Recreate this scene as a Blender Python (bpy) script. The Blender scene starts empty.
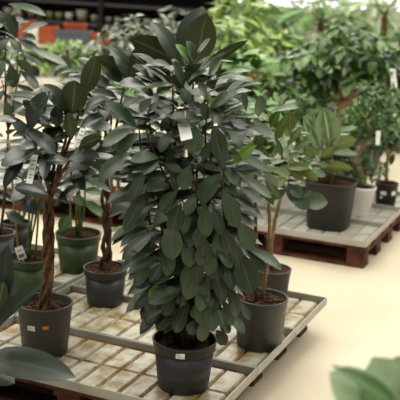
import bpy, math, random
from math import sin, cos, pi, sqrt, atan2
from mathutils import Vector, Matrix, Quaternion

rng = random.Random(11)
C = bpy.context.scene.collection
V = Vector

# ------------------------------------------------------------------ camera
FPX, TILT, ROLL, YAW = 955.4, 0.24576, 0.0419, -0.41373
CAM = V((0, 0, 1.5))
_fw = V((0, cos(TILT), -sin(TILT)))
_rt = V((1, 0, 0))
_up = _rt.cross(_fw)
RT = cos(ROLL) * _rt + sin(ROLL) * _up
UP = -sin(ROLL) * _rt + cos(ROLL) * _up
D1 = V((cos(YAW), sin(YAW), 0))            # along the pallet fronts
D2 = V((-sin(YAW), cos(YAW), 0))           # along the pallet sides


def ray(px, py):
    return _fw + RT * ((px - 200) / FPX) + UP * ((200 - py) / FPX)


def at_z(px, py, z):
    v = ray(px, py)
    return CAM + v * ((z - CAM.z) / v.z)


def at_y(px, py, y):
    v = ray(px, py)
    return CAM + v * (y / v.y)


def ppm(p):
    return FPX / ((p - CAM).dot(_fw))       # pixels per metre at p


def uv2w(u, v, z=0.0):
    p = D1 * u + D2 * v
    return V((p.x, p.y, z))


cd = bpy.data.cameras.new('camera')
cam = bpy.data.objects.new('camera', cd)
C.objects.link(cam)
M3 = Matrix((RT, UP, -_fw)).transposed()
cam.matrix_world = Matrix.Translation(CAM) @ M3.to_4x4()
cd.sensor_width = 36
cd.sensor_fit = 'HORIZONTAL'
cd.lens = FPX / 400 * 36
cd.clip_end = 100
cd.dof.use_dof = True
cd.dof.focus_distance = 3.05
cd.dof.aperture_fstop = 4.6
bpy.context.scene.camera = cam

# ------------------------------------------------------------------ materials
MATS = {}


def new_mat(name):
    m = bpy.data.materials.new(name)
    m.use_nodes = True
    nt = m.node_tree
    b = nt.nodes['Principled BSDF']
    return m, nt, b


def srgb(r, g, b):
    f = lambda c: (c / 255 / 12.92) if c / 255 <= .04045 else ((c / 255 + .055) / 1.055) ** 2.4
    return (f(r), f(g), f(b), 1)


def plain(name, col, rough=.5, spec=.5, var=.0, scale=20, bump=0.0, bscale=200, metal=0, stretch=None, col2=None):
    if name in MATS:
        return MATS[name]
    m, nt, b = new_mat(name)
    b.inputs['Roughness'].default_value = rough
    b.inputs['Specular IOR Level'].default_value = spec
    b.inputs['Metallic'].default_value = metal
    b.inputs['Base Color'].default_value = col
    tc = nt.nodes.new('ShaderNodeTexCoord')
    src = tc.outputs['Object']
    if stretch:
        mp = nt.nodes.new('ShaderNodeMapping')
        mp.inputs['Scale'].default_value = stretch
        nt.links.new(src, mp.inputs[0])
        src = mp.outputs[0]
    if var > 0 or col2:
        n = nt.nodes.new('ShaderNodeTexNoise')
        n.inputs['Scale'].default_value = scale
        n.inputs['Detail'].default_value = 6
        nt.links.new(src, n.inputs['Vector'])
        r = nt.nodes.new('ShaderNodeValToRGB')
        r.color_ramp.elements[0].position = .35
        r.color_ramp.elements[1].position = .65
        c2 = col2 if col2 else tuple(min(1, c * (1 + var)) for c in col[:3]) + (1,)
        c1 = col if col2 else tuple(c * (1 - var) for c in col[:3]) + (1,)
        r.color_ramp.elements[0].color = c1
        r.color_ramp.elements[1].color = c2
        nt.links.new(n.outputs['Fac'], r.inputs[0])
        nt.links.new(r.outputs[0], b.inputs['Base Color'])
    if bump > 0:
        n2 = nt.nodes.new('ShaderNodeTexNoise')
        n2.inputs['Scale'].default_value = bscale
        n2.inputs['Detail'].default_value = 5
        nt.links.new(src, n2.inputs['Vector'])
        bp = nt.nodes.new('ShaderNodeBump')
        bp.inputs['Strength'].default_value = bump
        bp.inputs['Distance'].default_value = .005
        nt.links.new(n2.outputs['Fac'], bp.inputs['Height'])
        nt.links.new(bp.outputs[0], b.inputs['Normal'])
    MATS[name] = m
    return m


def leaf_mat(name, dark, light, rib, rough=.4, veins=14, spec=.5, edge=None, relief=.2):
    """Leaf surface: uv.x runs along the blade, uv.y across it; 'tint' varies from leaf to leaf."""
    if name in MATS:
        return MATS[name]
    m, nt, b = new_mat(name)
    N, L = nt.nodes.new, nt.links.new
    at = N('ShaderNodeAttribute'); at.attribute_name = 'tint'
    uv = N('ShaderNodeAttribute'); uv.attribute_name = 'blade'
    sep = N('ShaderNodeSeparateXYZ'); L(uv.outputs['Vector'], sep.inputs[0])
    ab = N('ShaderNodeMath'); ab.operation = 'ABSOLUTE'; L(sep.outputs['Y'], ab.inputs[0])
    mix = N('ShaderNodeMix'); mix.data_type = 'RGBA'
    mix.inputs['A'].default_value = dark
    mix.inputs['B'].default_value = light
    L(at.outputs['Fac'], mix.inputs['Factor'])
    col = mix.outputs['Result']
    tc = N('ShaderNodeTexCoord')
    no = N('ShaderNodeTexNoise'); no.inputs['Scale'].default_value = 45; no.inputs['Detail'].default_value = 3
    L(tc.outputs['Object'], no.inputs['Vector'])
    mr = N('ShaderNodeMapRange'); mr.inputs['To Min'].default_value = .75; mr.inputs['To Max'].default_value = 1.25
    L(no.outputs['Fac'], mr.inputs['Value'])
    mu = N('ShaderNodeMix'); mu.data_type = 'RGBA'; mu.blend_type = 'MULTIPLY'; mu.inputs['Factor'].default_value = 1
    L(col, mu.inputs['A']); L(mr.outputs[0], mu.inputs['B'])
    col = mu.outputs['Result']
    if edge:
        e = N('ShaderNodeMapRange'); e.inputs['From Min'].default_value = .35; e.inputs['From Max'].default_value = .75
        n3 = N('ShaderNodeTexNoise'); n3.inputs['Scale'].default_value = 28
        L(tc.outputs['Object'], n3.inputs['Vector'])
        ad = N('ShaderNodeMath'); ad.operation = 'MULTIPLY_ADD'; ad.inputs[1].default_value = .9; ad.inputs[2].default_value = -.4
        L(n3.outputs['Fac'], ad.inputs[0])
        a2 = N('ShaderNodeMath'); a2.operation = 'ADD'; L(ab.outputs[0], a2.inputs[0]); L(ad.outputs[0], a2.inputs[1])
        L(a2.outputs[0], e.inputs['Value'])
        me = N('ShaderNodeMix'); me.data_type = 'RGBA'; me.inputs['B'].default_value = edge
        L(e.outputs[0], me.inputs['Factor']); L(col, me.inputs['A'])
        col = me.outputs['Result']
    rm = N('ShaderNodeMapRange')
    rm.inputs['From Min'].default_value = .03; rm.inputs['From Max'].default_value = .11
    rm.inputs['To Min'].default_value = .75; rm.inputs['To Max'].default_value = 0
    L(ab.outputs[0], rm.inputs['Value'])
    mm = N('ShaderNodeMix'); mm.data_type = 'RGBA'; mm.inputs['B'].default_value = rib
    L(rm.outputs[0], mm.inputs['Factor']); L(col, mm.inputs['A'])
    L(mm.outputs['Result'], b.inputs['Base Color'])
    # veins as relief
    k = N('ShaderNodeMath'); k.operation = 'MULTIPLY_ADD'; k.inputs[1].default_value = -.35
    L(ab.outputs[0], k.inputs[0]); L(sep.outputs['X'], k.inputs[2])
    k2 = N('ShaderNodeMath'); k2.operation = 'MULTIPLY'; k2.inputs[1].default_value = veins * 2 * pi; L(k.outputs[0], k2.inputs[0])
    sn = N('ShaderNodeMath'); sn.operation = 'SINE'; L(k2.outputs[0], sn.inputs[0])
    bp = N('ShaderNodeBump'); bp.inputs['Strength'].default_value = relief if veins < 20 else .07; bp.inputs['Distance'].default_value = .001
    L(sn.outputs[0], bp.inputs['Height']); L(bp.outputs[0], b.inputs['Normal'])
    b.inputs['Roughness'].default_value = rough
    b.inputs['Specular IOR Level'].default_value = spec
    MATS[name] = m
    return m


LM = {
    'main': (leaf_mat('leaf_dark_spoon', srgb(25, 41, 26), srgb(66, 88, 56), srgb(78, 98, 68), .41, spec=.7),
             leaf_mat('leaf_dark_spoon_under', srgb(62, 76, 48), srgb(84, 98, 64), srgb(110, 118, 80), .55, spec=.35)),
    'rubber': (leaf_mat('leaf_rubber', srgb(24, 37, 28), srgb(44, 60, 43), srgb(66, 80, 58), .36, 22, spec=.75),
               leaf_mat('leaf_rubber_under', srgb(52, 64, 36), srgb(74, 86, 50), srgb(110, 116, 72), .5, 22, spec=.35)),
    'young': (leaf_mat('leaf_young', srgb(86, 130, 50), srgb(110, 150, 62), srgb(140, 170, 90), .4),
              leaf_mat('leaf_young_under', srgb(96, 140, 62), srgb(120, 160, 76), srgb(150, 176, 100), .5)),
    'olive': (leaf_mat('leaf_olive', srgb(52, 78, 34), srgb(98, 118, 56), srgb(124, 138, 80), .42, spec=.4),
              leaf_mat('leaf_olive_under', srgb(84, 106, 52), srgb(112, 132, 68), srgb(140, 150, 92), .5)),
    'variegated': (leaf_mat('leaf_variegated', srgb(44, 76, 44), srgb(66, 98, 58), srgb(200, 200, 150), .34, edge=srgb(110, 138, 96)),
                   leaf_mat('leaf_variegated_under', srgb(88, 106, 48), srgb(108, 126, 62), srgb(150, 156, 96), .5)),
    'ficus': (leaf_mat('leaf_ficus', srgb(34, 62, 26), srgb(84, 118, 50), srgb(96, 128, 70), .36, 8, spec=.5),
              leaf_mat('leaf_ficus_under', srgb(80, 116, 56), srgb(106, 142, 72), srgb(120, 150, 84), .5, 8)),
    'lime': (leaf_mat('leaf_lime', srgb(76, 112, 46), srgb(144, 170, 80), srgb(140, 172, 96), .45, 8),
             leaf_mat('leaf_lime_under', srgb(96, 138, 58), srgb(156, 186, 92), srgb(160, 196, 110), .5, 8)),
    'green': (leaf_mat('leaf_green', srgb(62, 104, 46), srgb(104, 146, 66), srgb(120, 160, 84), .42, 8),
              leaf_mat('leaf_green_under', srgb(84, 124, 58), srgb(124, 162, 80), srgb(130, 166, 90), .5, 8)),
    'grey': (leaf_mat('leaf_greygreen', srgb(62, 78, 54), srgb(104, 116, 84), srgb(110, 124, 92), .38, 8, spec=.6),
             leaf_mat('leaf_greygreen_under', srgb(90, 106, 70), srgb(116, 130, 90), srgb(120, 134, 96), .5, 8)),
    'pale': (leaf_mat('leaf_pale', srgb(140, 174, 124), srgb(188, 212, 168), srgb(176, 202, 158), .45, 10),
             leaf_mat('leaf_pale_under', srgb(108, 140, 88), srgb(150, 176, 124), srgb(160, 186, 130), .5, 10)),
}
BARK = plain('bark_brown', srgb(46, 32, 22), .8, .2, col2=srgb(136, 104, 76), scale=60, bump=.9, bscale=150, stretch=(1, 1, .35))
BARKDARK = plain('bark_dark', srgb(46, 36, 28), .8, .2, col2=srgb(98, 78, 60), scale=60, bump=.9, bscale=150, stretch=(1, 1, .35))
BARKTAN = plain('bark_tan', srgb(110, 88, 62), .75, .2, col2=srgb(158, 132, 98), scale=50, bump=.6, bscale=120, stretch=(1, 1, .4))
TWIG = plain('twig', srgb(66, 42, 32), .6, .3, var=.3)
GREENSTEM = plain('green_stem', srgb(80, 106, 50), .55, .4, var=.2)
BAMBOO = plain('bamboo', srgb(136, 112, 62), .5, .4, var=.25, scale=30)
GREY_POT = plain('grey_plastic', srgb(66, 67, 68), .42, .45, var=.06, scale=6, bump=.05, bscale=90)
CHAR_POT = plain('charcoal_plastic', srgb(50, 49, 49), .42, .45, var=.06, scale=6, bump=.05, bscale=90)
BLACK_POT = plain('black_plastic', srgb(30, 30, 31), .42, .45, var=.06, scale=6)
BROWN_POT = plain('brownblack_plastic', srgb(48, 44, 42), .5, .4, var=.06, scale=6)
GREEN_POT = plain('green_plastic', srgb(54, 73, 38), .42, .4, var=.05, scale=6)
WHITE_POT = plain('white_glaze', srgb(246, 244, 240), .3, .5, var=.03, scale=6)
TERRA = plain('terracotta', srgb(150, 72, 42), .75, .25, var=.1, scale=12)
SOIL = plain('soil', srgb(26, 19, 14), .95, .1, col2=srgb(80, 56, 40), scale=170, bump=1., bscale=200)
MULCH = plain('bark_mulch', srgb(40, 27, 20), .9, .15, col2=srgb(104, 74, 52), scale=90, bump=1., bscale=120)
PAPER = plain('label_paper', srgb(246, 246, 244), .5, .3)
PRINT = plain('label_print', srgb(120, 120, 124), .6, .2)
PRINTGREEN = plain('label_green', srgb(110, 170, 90), .6, .2)
ORANGE = plain('orange_sticker', srgb(238, 128, 30), .5, .3)
ORANGEPRINT = plain('orange_sticker_print', srgb(190, 92, 20), .5, .3)
RED = plain('red_flower', srgb(176, 48, 44), .5, .4)

# ------------------------------------------------------------------ mesh helpers


def link(name, me, parent=None, mats=()):
    o = bpy.data.objects.new(name, me)
    C.objects.link(o)
    for m in mats:
        me.materials.append(m)
    if parent:
        o.parent = parent
        o.matrix_parent_inverse = Matrix.Translation(-V(parent.matrix_world.translation)) if False else Matrix.Identity(4)
    return o


def thing(name, label, cat, loc, group=None):
    o = bpy.data.objects.new(name, None)
    o.empty_display_size = .05
    C.objects.link(o)
    o.location = loc
    o['label'] = label
    o['category'] = cat
    if group:
        o['group'] = group
    return o


def tag(o, label, cat, group=None):
    o['label'] = label
    o['category'] = cat
    if group:
        o['group'] = group
    return o


class MB:
    """Collects vertices and faces (world coordinates) for one mesh."""

    def __init__(s):
        s.v, s.f, s.mi, s.sm = [], [], [], []

    def face(s, idx, mi=0, smooth=True):
        s.f.append(idx); s.mi.append(mi); s.sm.append(smooth)

    def box(s, c, ax, ay, az, mi=0):
        """c centre; ax, ay, az half-extent vectors"""
        i = len(s.v)
        for a in (-1, 1):
            for b in (-1, 1):
                for d in (-1, 1):
                    s.v.append(c + ax * a + ay * b + az * d)
        for q in ((0, 1, 3, 2), (4, 6, 7, 5), (0, 4, 5, 1), (2, 3, 7, 6), (0, 2, 6, 4), (1, 5, 7, 3)):
            s.face([i + k for k in q], mi, False)

    def boxuv(s, u0, u1, v0, v1, z0, z1, mi=0):
        s.box(uv2w((u0 + u1) / 2, (v0 + v1) / 2, (z0 + z1) / 2), D1 * ((u1 - u0) / 2), D2 * ((v1 - v0) / 2), V((0, 0, (z1 - z0) / 2)), mi)

    def tube(s, pts, radii, seg=8, mi=0, cap=True):
        pts = [V(p) for p in pts]
        n = len(pts)
        if not hasattr(radii, '__len__'):
            radii = [radii] * n
        t0 = (pts[1] - pts[0]).normalized()
        a = t0.orthogonal().normalized()
        base = len(s.v)
        for i, p in enumerate(pts):
            t = (pts[min(i + 1, n - 1)] - pts[max(i - 1, 0)]).normalized()
            a = (a - t * a.dot(t)).normalized()
            b = t.cross(a)
            for k in range(seg):
                th = 2 * pi * k / seg
                s.v.append(p + (a * cos(th) + b * sin(th)) * radii[i])
        for i in range(n - 1):
            for k in range(seg):
                q = (k + 1) % seg
                s.face([base + i * seg + k, base + i * seg + q, base + (i + 1) * seg + q, base + (i + 1) * seg + k], mi)
        if cap:
            s.face([base + k for k in range(seg)][::-1], mi, False)
            s.face([base + (n - 1) * seg + k for k in range(seg)], mi, False)

    def lathe(s, c, prof, seg=40, mi=0, sx=1, power=2, rot=0):
        """prof: list of (r, z). power > 2 squares the outline off."""
        base = len(s.v)
        n = len(prof)
        for (r, z) in prof:
            for k in range(seg):
                th = 2 * pi * k / seg
                cx, cy = cos(th), sin(th)
                if power != 2:
                    f = 1 / (abs(cx) ** power + abs(cy) ** power) ** (1 / power)
                    cx, cy = cx * f, cy * f
                x, y = cx * cos(rot) - cy * sin(rot), cx * sin(rot) + cy * cos(rot)
                s.v.append(c + V((r * x, r * y, z)))
        for i in range(n - 1):
            for k in range(seg):
                q = (k + 1) % seg
                s.face([base + i * seg + k, base + i * seg + q, base + (i + 1) * seg + q, base + (i + 1) * seg + k], mi)

    def build(s, name, mats, parent=None, origin=None):
        me = bpy.data.meshes.new(name)
        o3 = V(parent_world(parent)) if parent else (V(origin) if origin is not None else V((0, 0, 0)))
        me.from_pydata([tuple(p - o3) for p in s.v], [], s.f)
        me.polygons.foreach_set('material_index', s.mi)
        me.polygons.foreach_set('use_smooth', s.sm)
        me.update()
        if not isinstance(mats, (list, tuple)):
            mats = [mats]
        for m in mats:
            me.materials.append(m)
        o = bpy.data.objects.new(name, me)
        C.objects.link(o)
        if parent:
            o.parent = parent
        else:
            o.location = o3
        return o


def parent_world(p):
    w = V((0, 0, 0))
    while p is not None:
        w += V(p.location)
        p = p.parent
    return w


def width_profile(t, shape):
    if t <= 0 or t >= 1:
        return .02
    if shape == 'spoon':
        w = sin(pi * t ** 1.28) ** .68
    elif shape == 'oval':
        w = sin(pi * t ** .95) ** .68
    elif shape == 'round':
        w = sin(pi * t ** .9) ** .5
    elif shape == 'lance':
        w = sin(pi * t ** .8) ** 1.15
    elif shape == 'ovate':
        w = sin(pi * t ** .8) ** .85
    else:
        w = sin(pi * t)
    if t < .12:
        w = min(w, .05 + t * 2.2)
    return max(w, .03)


class Leaves:
    def __init__(s):
        s.v, s.f, s.mi, s.tint, s.uv = [], [], [], [], []

    def add(s, base, d, n, L, W, shape='oval', droop=.4, fold=.15, tint=None, rows=8, cols=5, wave=0.0):
        d = d.normalized()
        n = n - d * n.dot(d)
        if n.length < 1e-3:
            n = d.orthogonal()
        n.normalize()
        side = d.cross(n)
        tint = rng.random() if tint is None else tint
        i0 = len(s.v)
        ph = rng.uniform(0, 6)
        grids = []
        pos = V(base)
        for i in range(rows + 1):
            t = i / rows
            a = droop * (t - .5)
            dd = d * cos(a) - n * sin(a)
            nn = n * cos(a) + d * sin(a)
            if i:
                pos = pos + dd * (L / rows)
            w = W / 2 * width_profile(t, shape)
            row = []
            for j in range(cols):
                x = -1 + 2 * j / (cols - 1)
                p = pos + side * (x * w * cos(fold)) + nn * (abs(x) * w * sin(fold) + wave * W * sin(ph + 5 * t + 2 * x) * abs(x))
                row.append((p, nn, t, x))
            grids.append(row)
        for lay in (0, 1):
            for row in grids:
                for (p, nn, t, x) in row:
                    s.v.append(p - nn * (.0007 * lay))
                    s.tint.append(tint)
                    s.uv.append((t, x, 0))
        m = (rows + 1) * cols
        for i in range(rows):
            for j in range(cols - 1):
                a, b, c, e = i * cols + j, i * cols + j + 1, (i + 1) * cols + j + 1, (i + 1) * cols + j
                # side = d x n, so (across, along) winding gives -n; reverse for the upper face
                s.f.append((i0 + a, i0 + e, i0 + c, i0 + b)); s.mi.append(0)
                s.f.append((i0 + m + a, i0 + m + b, i0 + m + c, i0 + m + e)); s.mi.append(1)

    def build(s, name, kind, parent):
        me = bpy.data.meshes.new(name)
        o3 = parent_world(parent)
        me.from_pydata([tuple(p - o3) for p in s.v], [], s.f)
        me.polygons.foreach_set('material_index', s.mi)
        me.polygons.foreach_set('use_smooth', [True] * len(s.f))
        a = me.attributes.new('tint', 'FLOAT', 'POINT')
        a.data.foreach_set('value', s.tint)
        b = me.attributes.new('blade', 'FLOAT_VECTOR', 'POINT')
        b.data.foreach_set('vector', [c for u in s.uv for c in u])
        me.update()
        for m in LM[kind]:
            me.materials.append(m)
        o = bpy.data.objects.new(name, me)
        C.objects.link(o)
        o.parent = parent
        return o


def hand_leaf(acc, bx, by, tx, ty, w, y_of, toward=.25, under=False, shape='oval', n0=(0, -.55, .83), droop=.5, fold=.2, tint=None, wave=0.0, rows=9):
    """One leaf as seen: base and tip directions, apparent width in pixels, distance from y_of."""
    yb = y_of(bx, by)
    B = at_y(bx, by, yb)
    T0 = at_y(tx, ty, yb)
    L0 = (T0 - B).length
    T = at_y(tx, ty, yb - toward * L0)
    d = (T - B)
    L = d.length
    n = V(n0)
    if under:
        n = V((n.x, -n.y * 1.0 + .0, abs(n.z)))      # tilted away: the underside faces us
        n = V((0, .9, .15))
    dn = d.normalized()
    n = (n - dn * n.dot(dn))
    if n.length < .05:
        n = V((0, -1, .1)) - dn * V((0, -1, .1)).dot(dn)
    n.normalize()
    sd = dn.cross(n)
    app = sqrt(sd.dot(RT) ** 2 + sd.dot(UP) ** 2)
    # keep only the component across the leaf
    W = w / ppm(B) / max(.55, app)
    W = min(W, L * .8)
    acc.add(B, d, n, L * (1 + droop * droop / 24), W, shape, droop, fold, tint, rows=rows, wave=wave)
    return B


def crown(acc, c, rad, n, L, W, shape='oval', droop=.5, fold=.2, down=.2, inner=.35, rows=5, cols=3, upbias=.0, spread=.5, zmin=None, lv=.25, tips=None, tints=None):
    """Leaves in sprays through an ellipsoidal crown."""
    k = 0
    while k < n:
        u = V((rng.gauss(0, 1), rng.gauss(0, 1), rng.gauss(0, 1) + upbias))
        if u.length < .1:
            continue
        u.normalize()
        r = (inner + (1 - inner) * rng.random() ** .6)
        p = c + V((u.x * rad[0] * r, u.y * rad[1] * r, u.z * rad[2] * r))
        if zmin and p.z < zmin:
            continue
        m = rng.choice((3, 4, 5))
        ax = (u + V((0, 0, .4))).normalized()
        a0 = rng.uniform(0, 6.28)
        e1 = ax.orthogonal().normalized(); e2 = ax.cross(e1)
        if tips is not None:
            tips.append(p)
        for q in range(m):
            th = a0 + q * 2.4
            d = (ax * .45 + (e1 * cos(th) + e2 * sin(th)) * (.8 * spread + .4) + V((0, 0, -down))).normalized()
            nn = V((rng.uniform(-.3, .3), rng.uniform(-.3, .3) - .15, 1))
            l = L * rng.uniform(1 - lv, 1 + lv)
            acc.add(p + d * .006, d, nn, l, W * l / L * rng.uniform(.85, 1.15), shape, droop * rng.uniform(.5, 1.5), fold, None if tints is None else rng.uniform(*tints), rows=rows, cols=cols)
            k += 1


def sticker(mb, c, r0, r1, h, ang, z, w, hh, mi_paper=0, mi_strip=None, mi_print=None):
    """A paper label following the pot wall (cone r0 at 0 to r1 at h)."""
    def P(a, zz, off):
        r = r0 + (r1 - r0) * zz / h + off
        return c + V((r * cos(a), r * sin(a), zz))
    def patch(a0, a1, z0, z1, off, mi):
        i = len(mb.v)
        n = 5
        for k in range(n):
            a = a0 + (a1 - a0) * k / (n - 1)
            mb.v += [P(a, z0, off), P(a, z1, off)]
        for k in range(n - 1):
            mb.face([i + 2 * k, i + 2 * k + 2, i + 2 * k + 3, i + 2 * k + 1], mi, True)
    r = r0 + (r1 - r0) * z / h
    da = w / r / 2
    patch(ang - da, ang + da, z - hh / 2, z + hh / 2, .0009, mi_paper)
    if mi_strip is not None:
        patch(ang - da, ang - da * .3, z + hh * .36, z + hh / 2, .0014, mi_strip)
    if mi_print is not None:
        for (f0, f1, g0, g1) in ((-.7, .1, .06, .12), (-.6, .5, -.13, -.08), (-.2, .1, -.36, -.26), (.3, .7, -.36, -.26)):
            patch(ang + da * f0, ang + da * f1, z + hh * g0, z + hh * g1, .0014, mi_print)


def pot(parent, c, rt, rb, h, mat, lip=.006, collar=.0, soil=.85, soil_mat=None, seg=48, power=2, rot=0, wall=.004, chips=0):
    """Plastic pot: foot, tapered wall, stepped collar, rolled lip, inner wall; soil inside. c is the base centre."""
    mb = MB()
    rc = rb + (rt - rb) * (1 - collar / h)
    prof = [(0, .004), (rb * .8, .004), (rb * .84, 0), (rb * .97, 0), (rb, .004)]
    if collar > 0:
        prof += [(rc - .003, h - collar - .003), (rc - .003, h - collar - .003), (rc + .002, h - collar + .002), (rt, h - .008)]
    else:
        zr = h - .030
        prof += [(rb + (rt - rb) * .82, h * .82), (rb + (rt - rb) * .83 + .0016, h * .83), (rt, h - .008)]
    prof += [(rt + lip * .6, h - .007), (rt + lip, h - .003), (rt + lip * .6, h), (rt - wall * .6, h), (rt - wall, h - .004), (rt - wall - (rt - rb) * .3, h * .7)]
    mb.lathe(c, prof, seg, power=power, rot=rot)
    po = mb.build('pot', mat, parent)
    zs = h * soil
    rs = rb + (rt - rb) * soil - wall * 1.1
    sm = MB()
    rr = 9
    i0 = len(sm.v)
    sm.v.append(c + V((0, 0, zs + .006)))
    sg = 36
    for i in range(1, rr + 1):
        for k in range(sg):
            th = 2 * pi * k / sg
            cx, cy = cos(th), sin(th)
            if power != 2:
                f = 1 / (abs(cx) ** power + abs(cy) ** power) ** (1 / power)
                cx, cy = cx * f, cy * f
            x, y = cx * cos(rot) - cy * sin(rot), cx * sin(rot) + cy * cos(rot)
            q = rs * i / rr
            sm.v.append(c + V((q * x, q * y, zs + rng.uniform(-.004, .006) * (i < rr))))
    for k in range(sg):
        sm.face([i0, i0 + 1 + k, i0 + 1 + (k + 1) % sg])
    for i in range(rr - 1):
        for k in range(sg):
            a = i0 + 1 + i * sg
            sm.face([a + k, a + sg + k, a + sg + (k + 1) % sg, a + (k + 1) % sg], 0, False)
    # chips of bark lying in the soil
    for q in range(chips):
        a, r = rng.uniform(0, 6.28), rs * sqrt(rng.random()) * .92
        l, w = rng.uniform(.004, .010), rng.uniform(.002, .005)
        b = rng.uniform(0, 3.14)
        sm.box(c + V((r * cos(a), r * sin(a), zs + rng.uniform(.002, .008))), V((cos(b), sin(b), rng.uniform(-.4, .4))) * l, V((-sin(b), cos(b), 0)) * w, V((0, 0, .0016)), 1)
    sm.build('soil', [soil_mat or SOIL, MULCH], parent)
    return po


def braid(parent, p0, p1, rad, strand, n=3, turns=2.2, mat=None, name='braided_trunk', amp=None):
    mb = MB()
    ax = (p1 - p0)
    L = ax.length
    t = ax.normalized()
    e1 = t.orthogonal().normalized(); e2 = t.cross(e1)
    N = 44
    for s in range(n):
        pts, rr = [], []
        for i in range(N + 1):
            f = i / N
            a = 2 * pi * (s / n + turns * f)
            A = rad * (1.0 + .35 * sin(f * 9 + s)) * (1.15 - .35 * f)
            pts.append(p0 + ax * f + e1 * (cos(a) * A) + e2 * (sin(a) * A * .8) + V((.006 * sin(f * 5), 0, 0)))
            rr.append(strand * (1.15 - .35 * f) * (1 + .12 * sin(f * 60 + s * 2)))
        mb.tube(pts, rr, 8)
    return mb.build(name, mat or BARK, parent)


def stem_path(p0, p1, bend=.02, n=10):
    d = p1 - p0
    e = V((rng.uniform(-1, 1), rng.uniform(-1, 1), 0)) * bend
    return [p0 + d * (i / n) + e * sin(pi * i / n) + V((rng.uniform(-1, 1), rng.uniform(-1, 1), 0)) * bend * .08 for i in range(n + 1)]


def limbs(mb, start, ends, r0=.006, r1=.0025, sag=.02):
    for e in ends:
        d = e - start
        pts = [start + d * f + V((0, 0, sag * sin(pi * f))) for f in (0, .25, .5, .75, 1)]
        mb.tube(pts, [r0 + (r1 - r0) * f for f in (0, .25, .5, .75, 1)], 6)


# ------------------------------------------------------------------ the setting
def struct(o):
    o['kind'] = 'structure'
    return o


def floor_material():
    m, nt, b = new_mat('floor_beige')
    N, L = nt.nodes.new, nt.links.new
    tc = N('ShaderNodeTexCoord')
    n1 = N('ShaderNodeTexNoise'); n1.inputs['Scale'].default_value = 1.6; n1.inputs['Detail'].default_value = 8
    n2 = N('ShaderNodeTexNoise'); n2.inputs['Scale'].default_value = 140; n2.inputs['Detail'].default_value = 3
    for n in (n1, n2):
        L(tc.outputs['Object'], n.inputs['Vector'])
    r = N('ShaderNodeValToRGB')
    r.color_ramp.elements[0].color = srgb(204, 193, 166); r.color_ramp.elements[1].color = srgb(218, 208, 183)
    r.color_ramp.elements[0].position = .3; r.color_ramp.elements[1].position = .7
    L(n1.outputs['Fac'], r.inputs[0])
    r2 = N('ShaderNodeValToRGB')
    r2.color_ramp.elements[0].position = .28; r2.color_ramp.elements[0].color = (.8, .77, .7, 1)
    r2.color_ramp.elements[1].position = .42; r2.color_ramp.elements[1].color = (1, 1, 1, 1)
    L(n2.outputs['Fac'], r2.inputs[0])
    mx = N('ShaderNodeMix'); mx.data_type = 'RGBA'; mx.blend_type = 'MULTIPLY'; mx.inputs['Factor'].default_value = 1
    L(r.outputs[0], mx.inputs['A']); L(r2.outputs[0], mx.inputs['B'])
    L(mx.outputs['Result'], b.inputs['Base Color'])
    b.inputs['Roughness'].default_value = .55
    b.inputs['Specular IOR Level'].default_value = .35
    return m


mb = MB()
mb.box(V((0, 9, -.05)), V((11, 0, 0)), V((0, 10, 0)), V((0, 0, .05)))
struct(mb.build('floor', floor_material()))
mb = MB()
mb.box(V((0, 18.1, .37)), V((11, 0, 0)), V((0, .1, 0)), V((0, 0, .37)))
mb.box(V((0, 18.1, 4.3)), V((11, 0, 0)), V((0, .1, 0)), V((0, 0, .3)))
for k in range(12):
    mb.box(V((-10.95 + k * 1.99, 18.1, 2.37)), V((.05, 0, 0)), V((0, .1, 0)), V((0, 0, 1.63)))
struct(mb.build('wall_back', plain('wall_paint', srgb(214, 208, 192), .8, .2, var=.03, scale=3)))
dm, dnt, db = new_mat('daylight_pane')
db.inputs['Base Color'].default_value = (.8, .8, .8, 1)
db.inputs['Roughness'].default_value = .2
db.inputs['Emission Color'].default_value = (1, .97, .92, 1)
db.inputs['Emission Strength'].default_value = 3.0
for k in range(11):
    mb = MB()
    mb.box(V((-9.955 + k * 1.99, 18.1, 2.37)), V((.945, 0, 0)), V((0, .02, 0)), V((0, 0, 1.63)))
    struct(mb.build('window_%d' % (k + 1), dm))

# ------------------------------------------------------------------ pallets and trays
WOOD = plain('pallet_wood', srgb(58, 30, 22), .75, .25, col2=srgb(104, 62, 46), scale=14, bump=.5, bscale=60)
TRAYRIM = plain('tray_rim', srgb(172, 172, 160), .4, .5, var=.12, scale=9)
GROOVE = plain('tray_groove', srgb(72, 48, 18), .7, .3, col2=srgb(136, 98, 46), scale=24)


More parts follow.
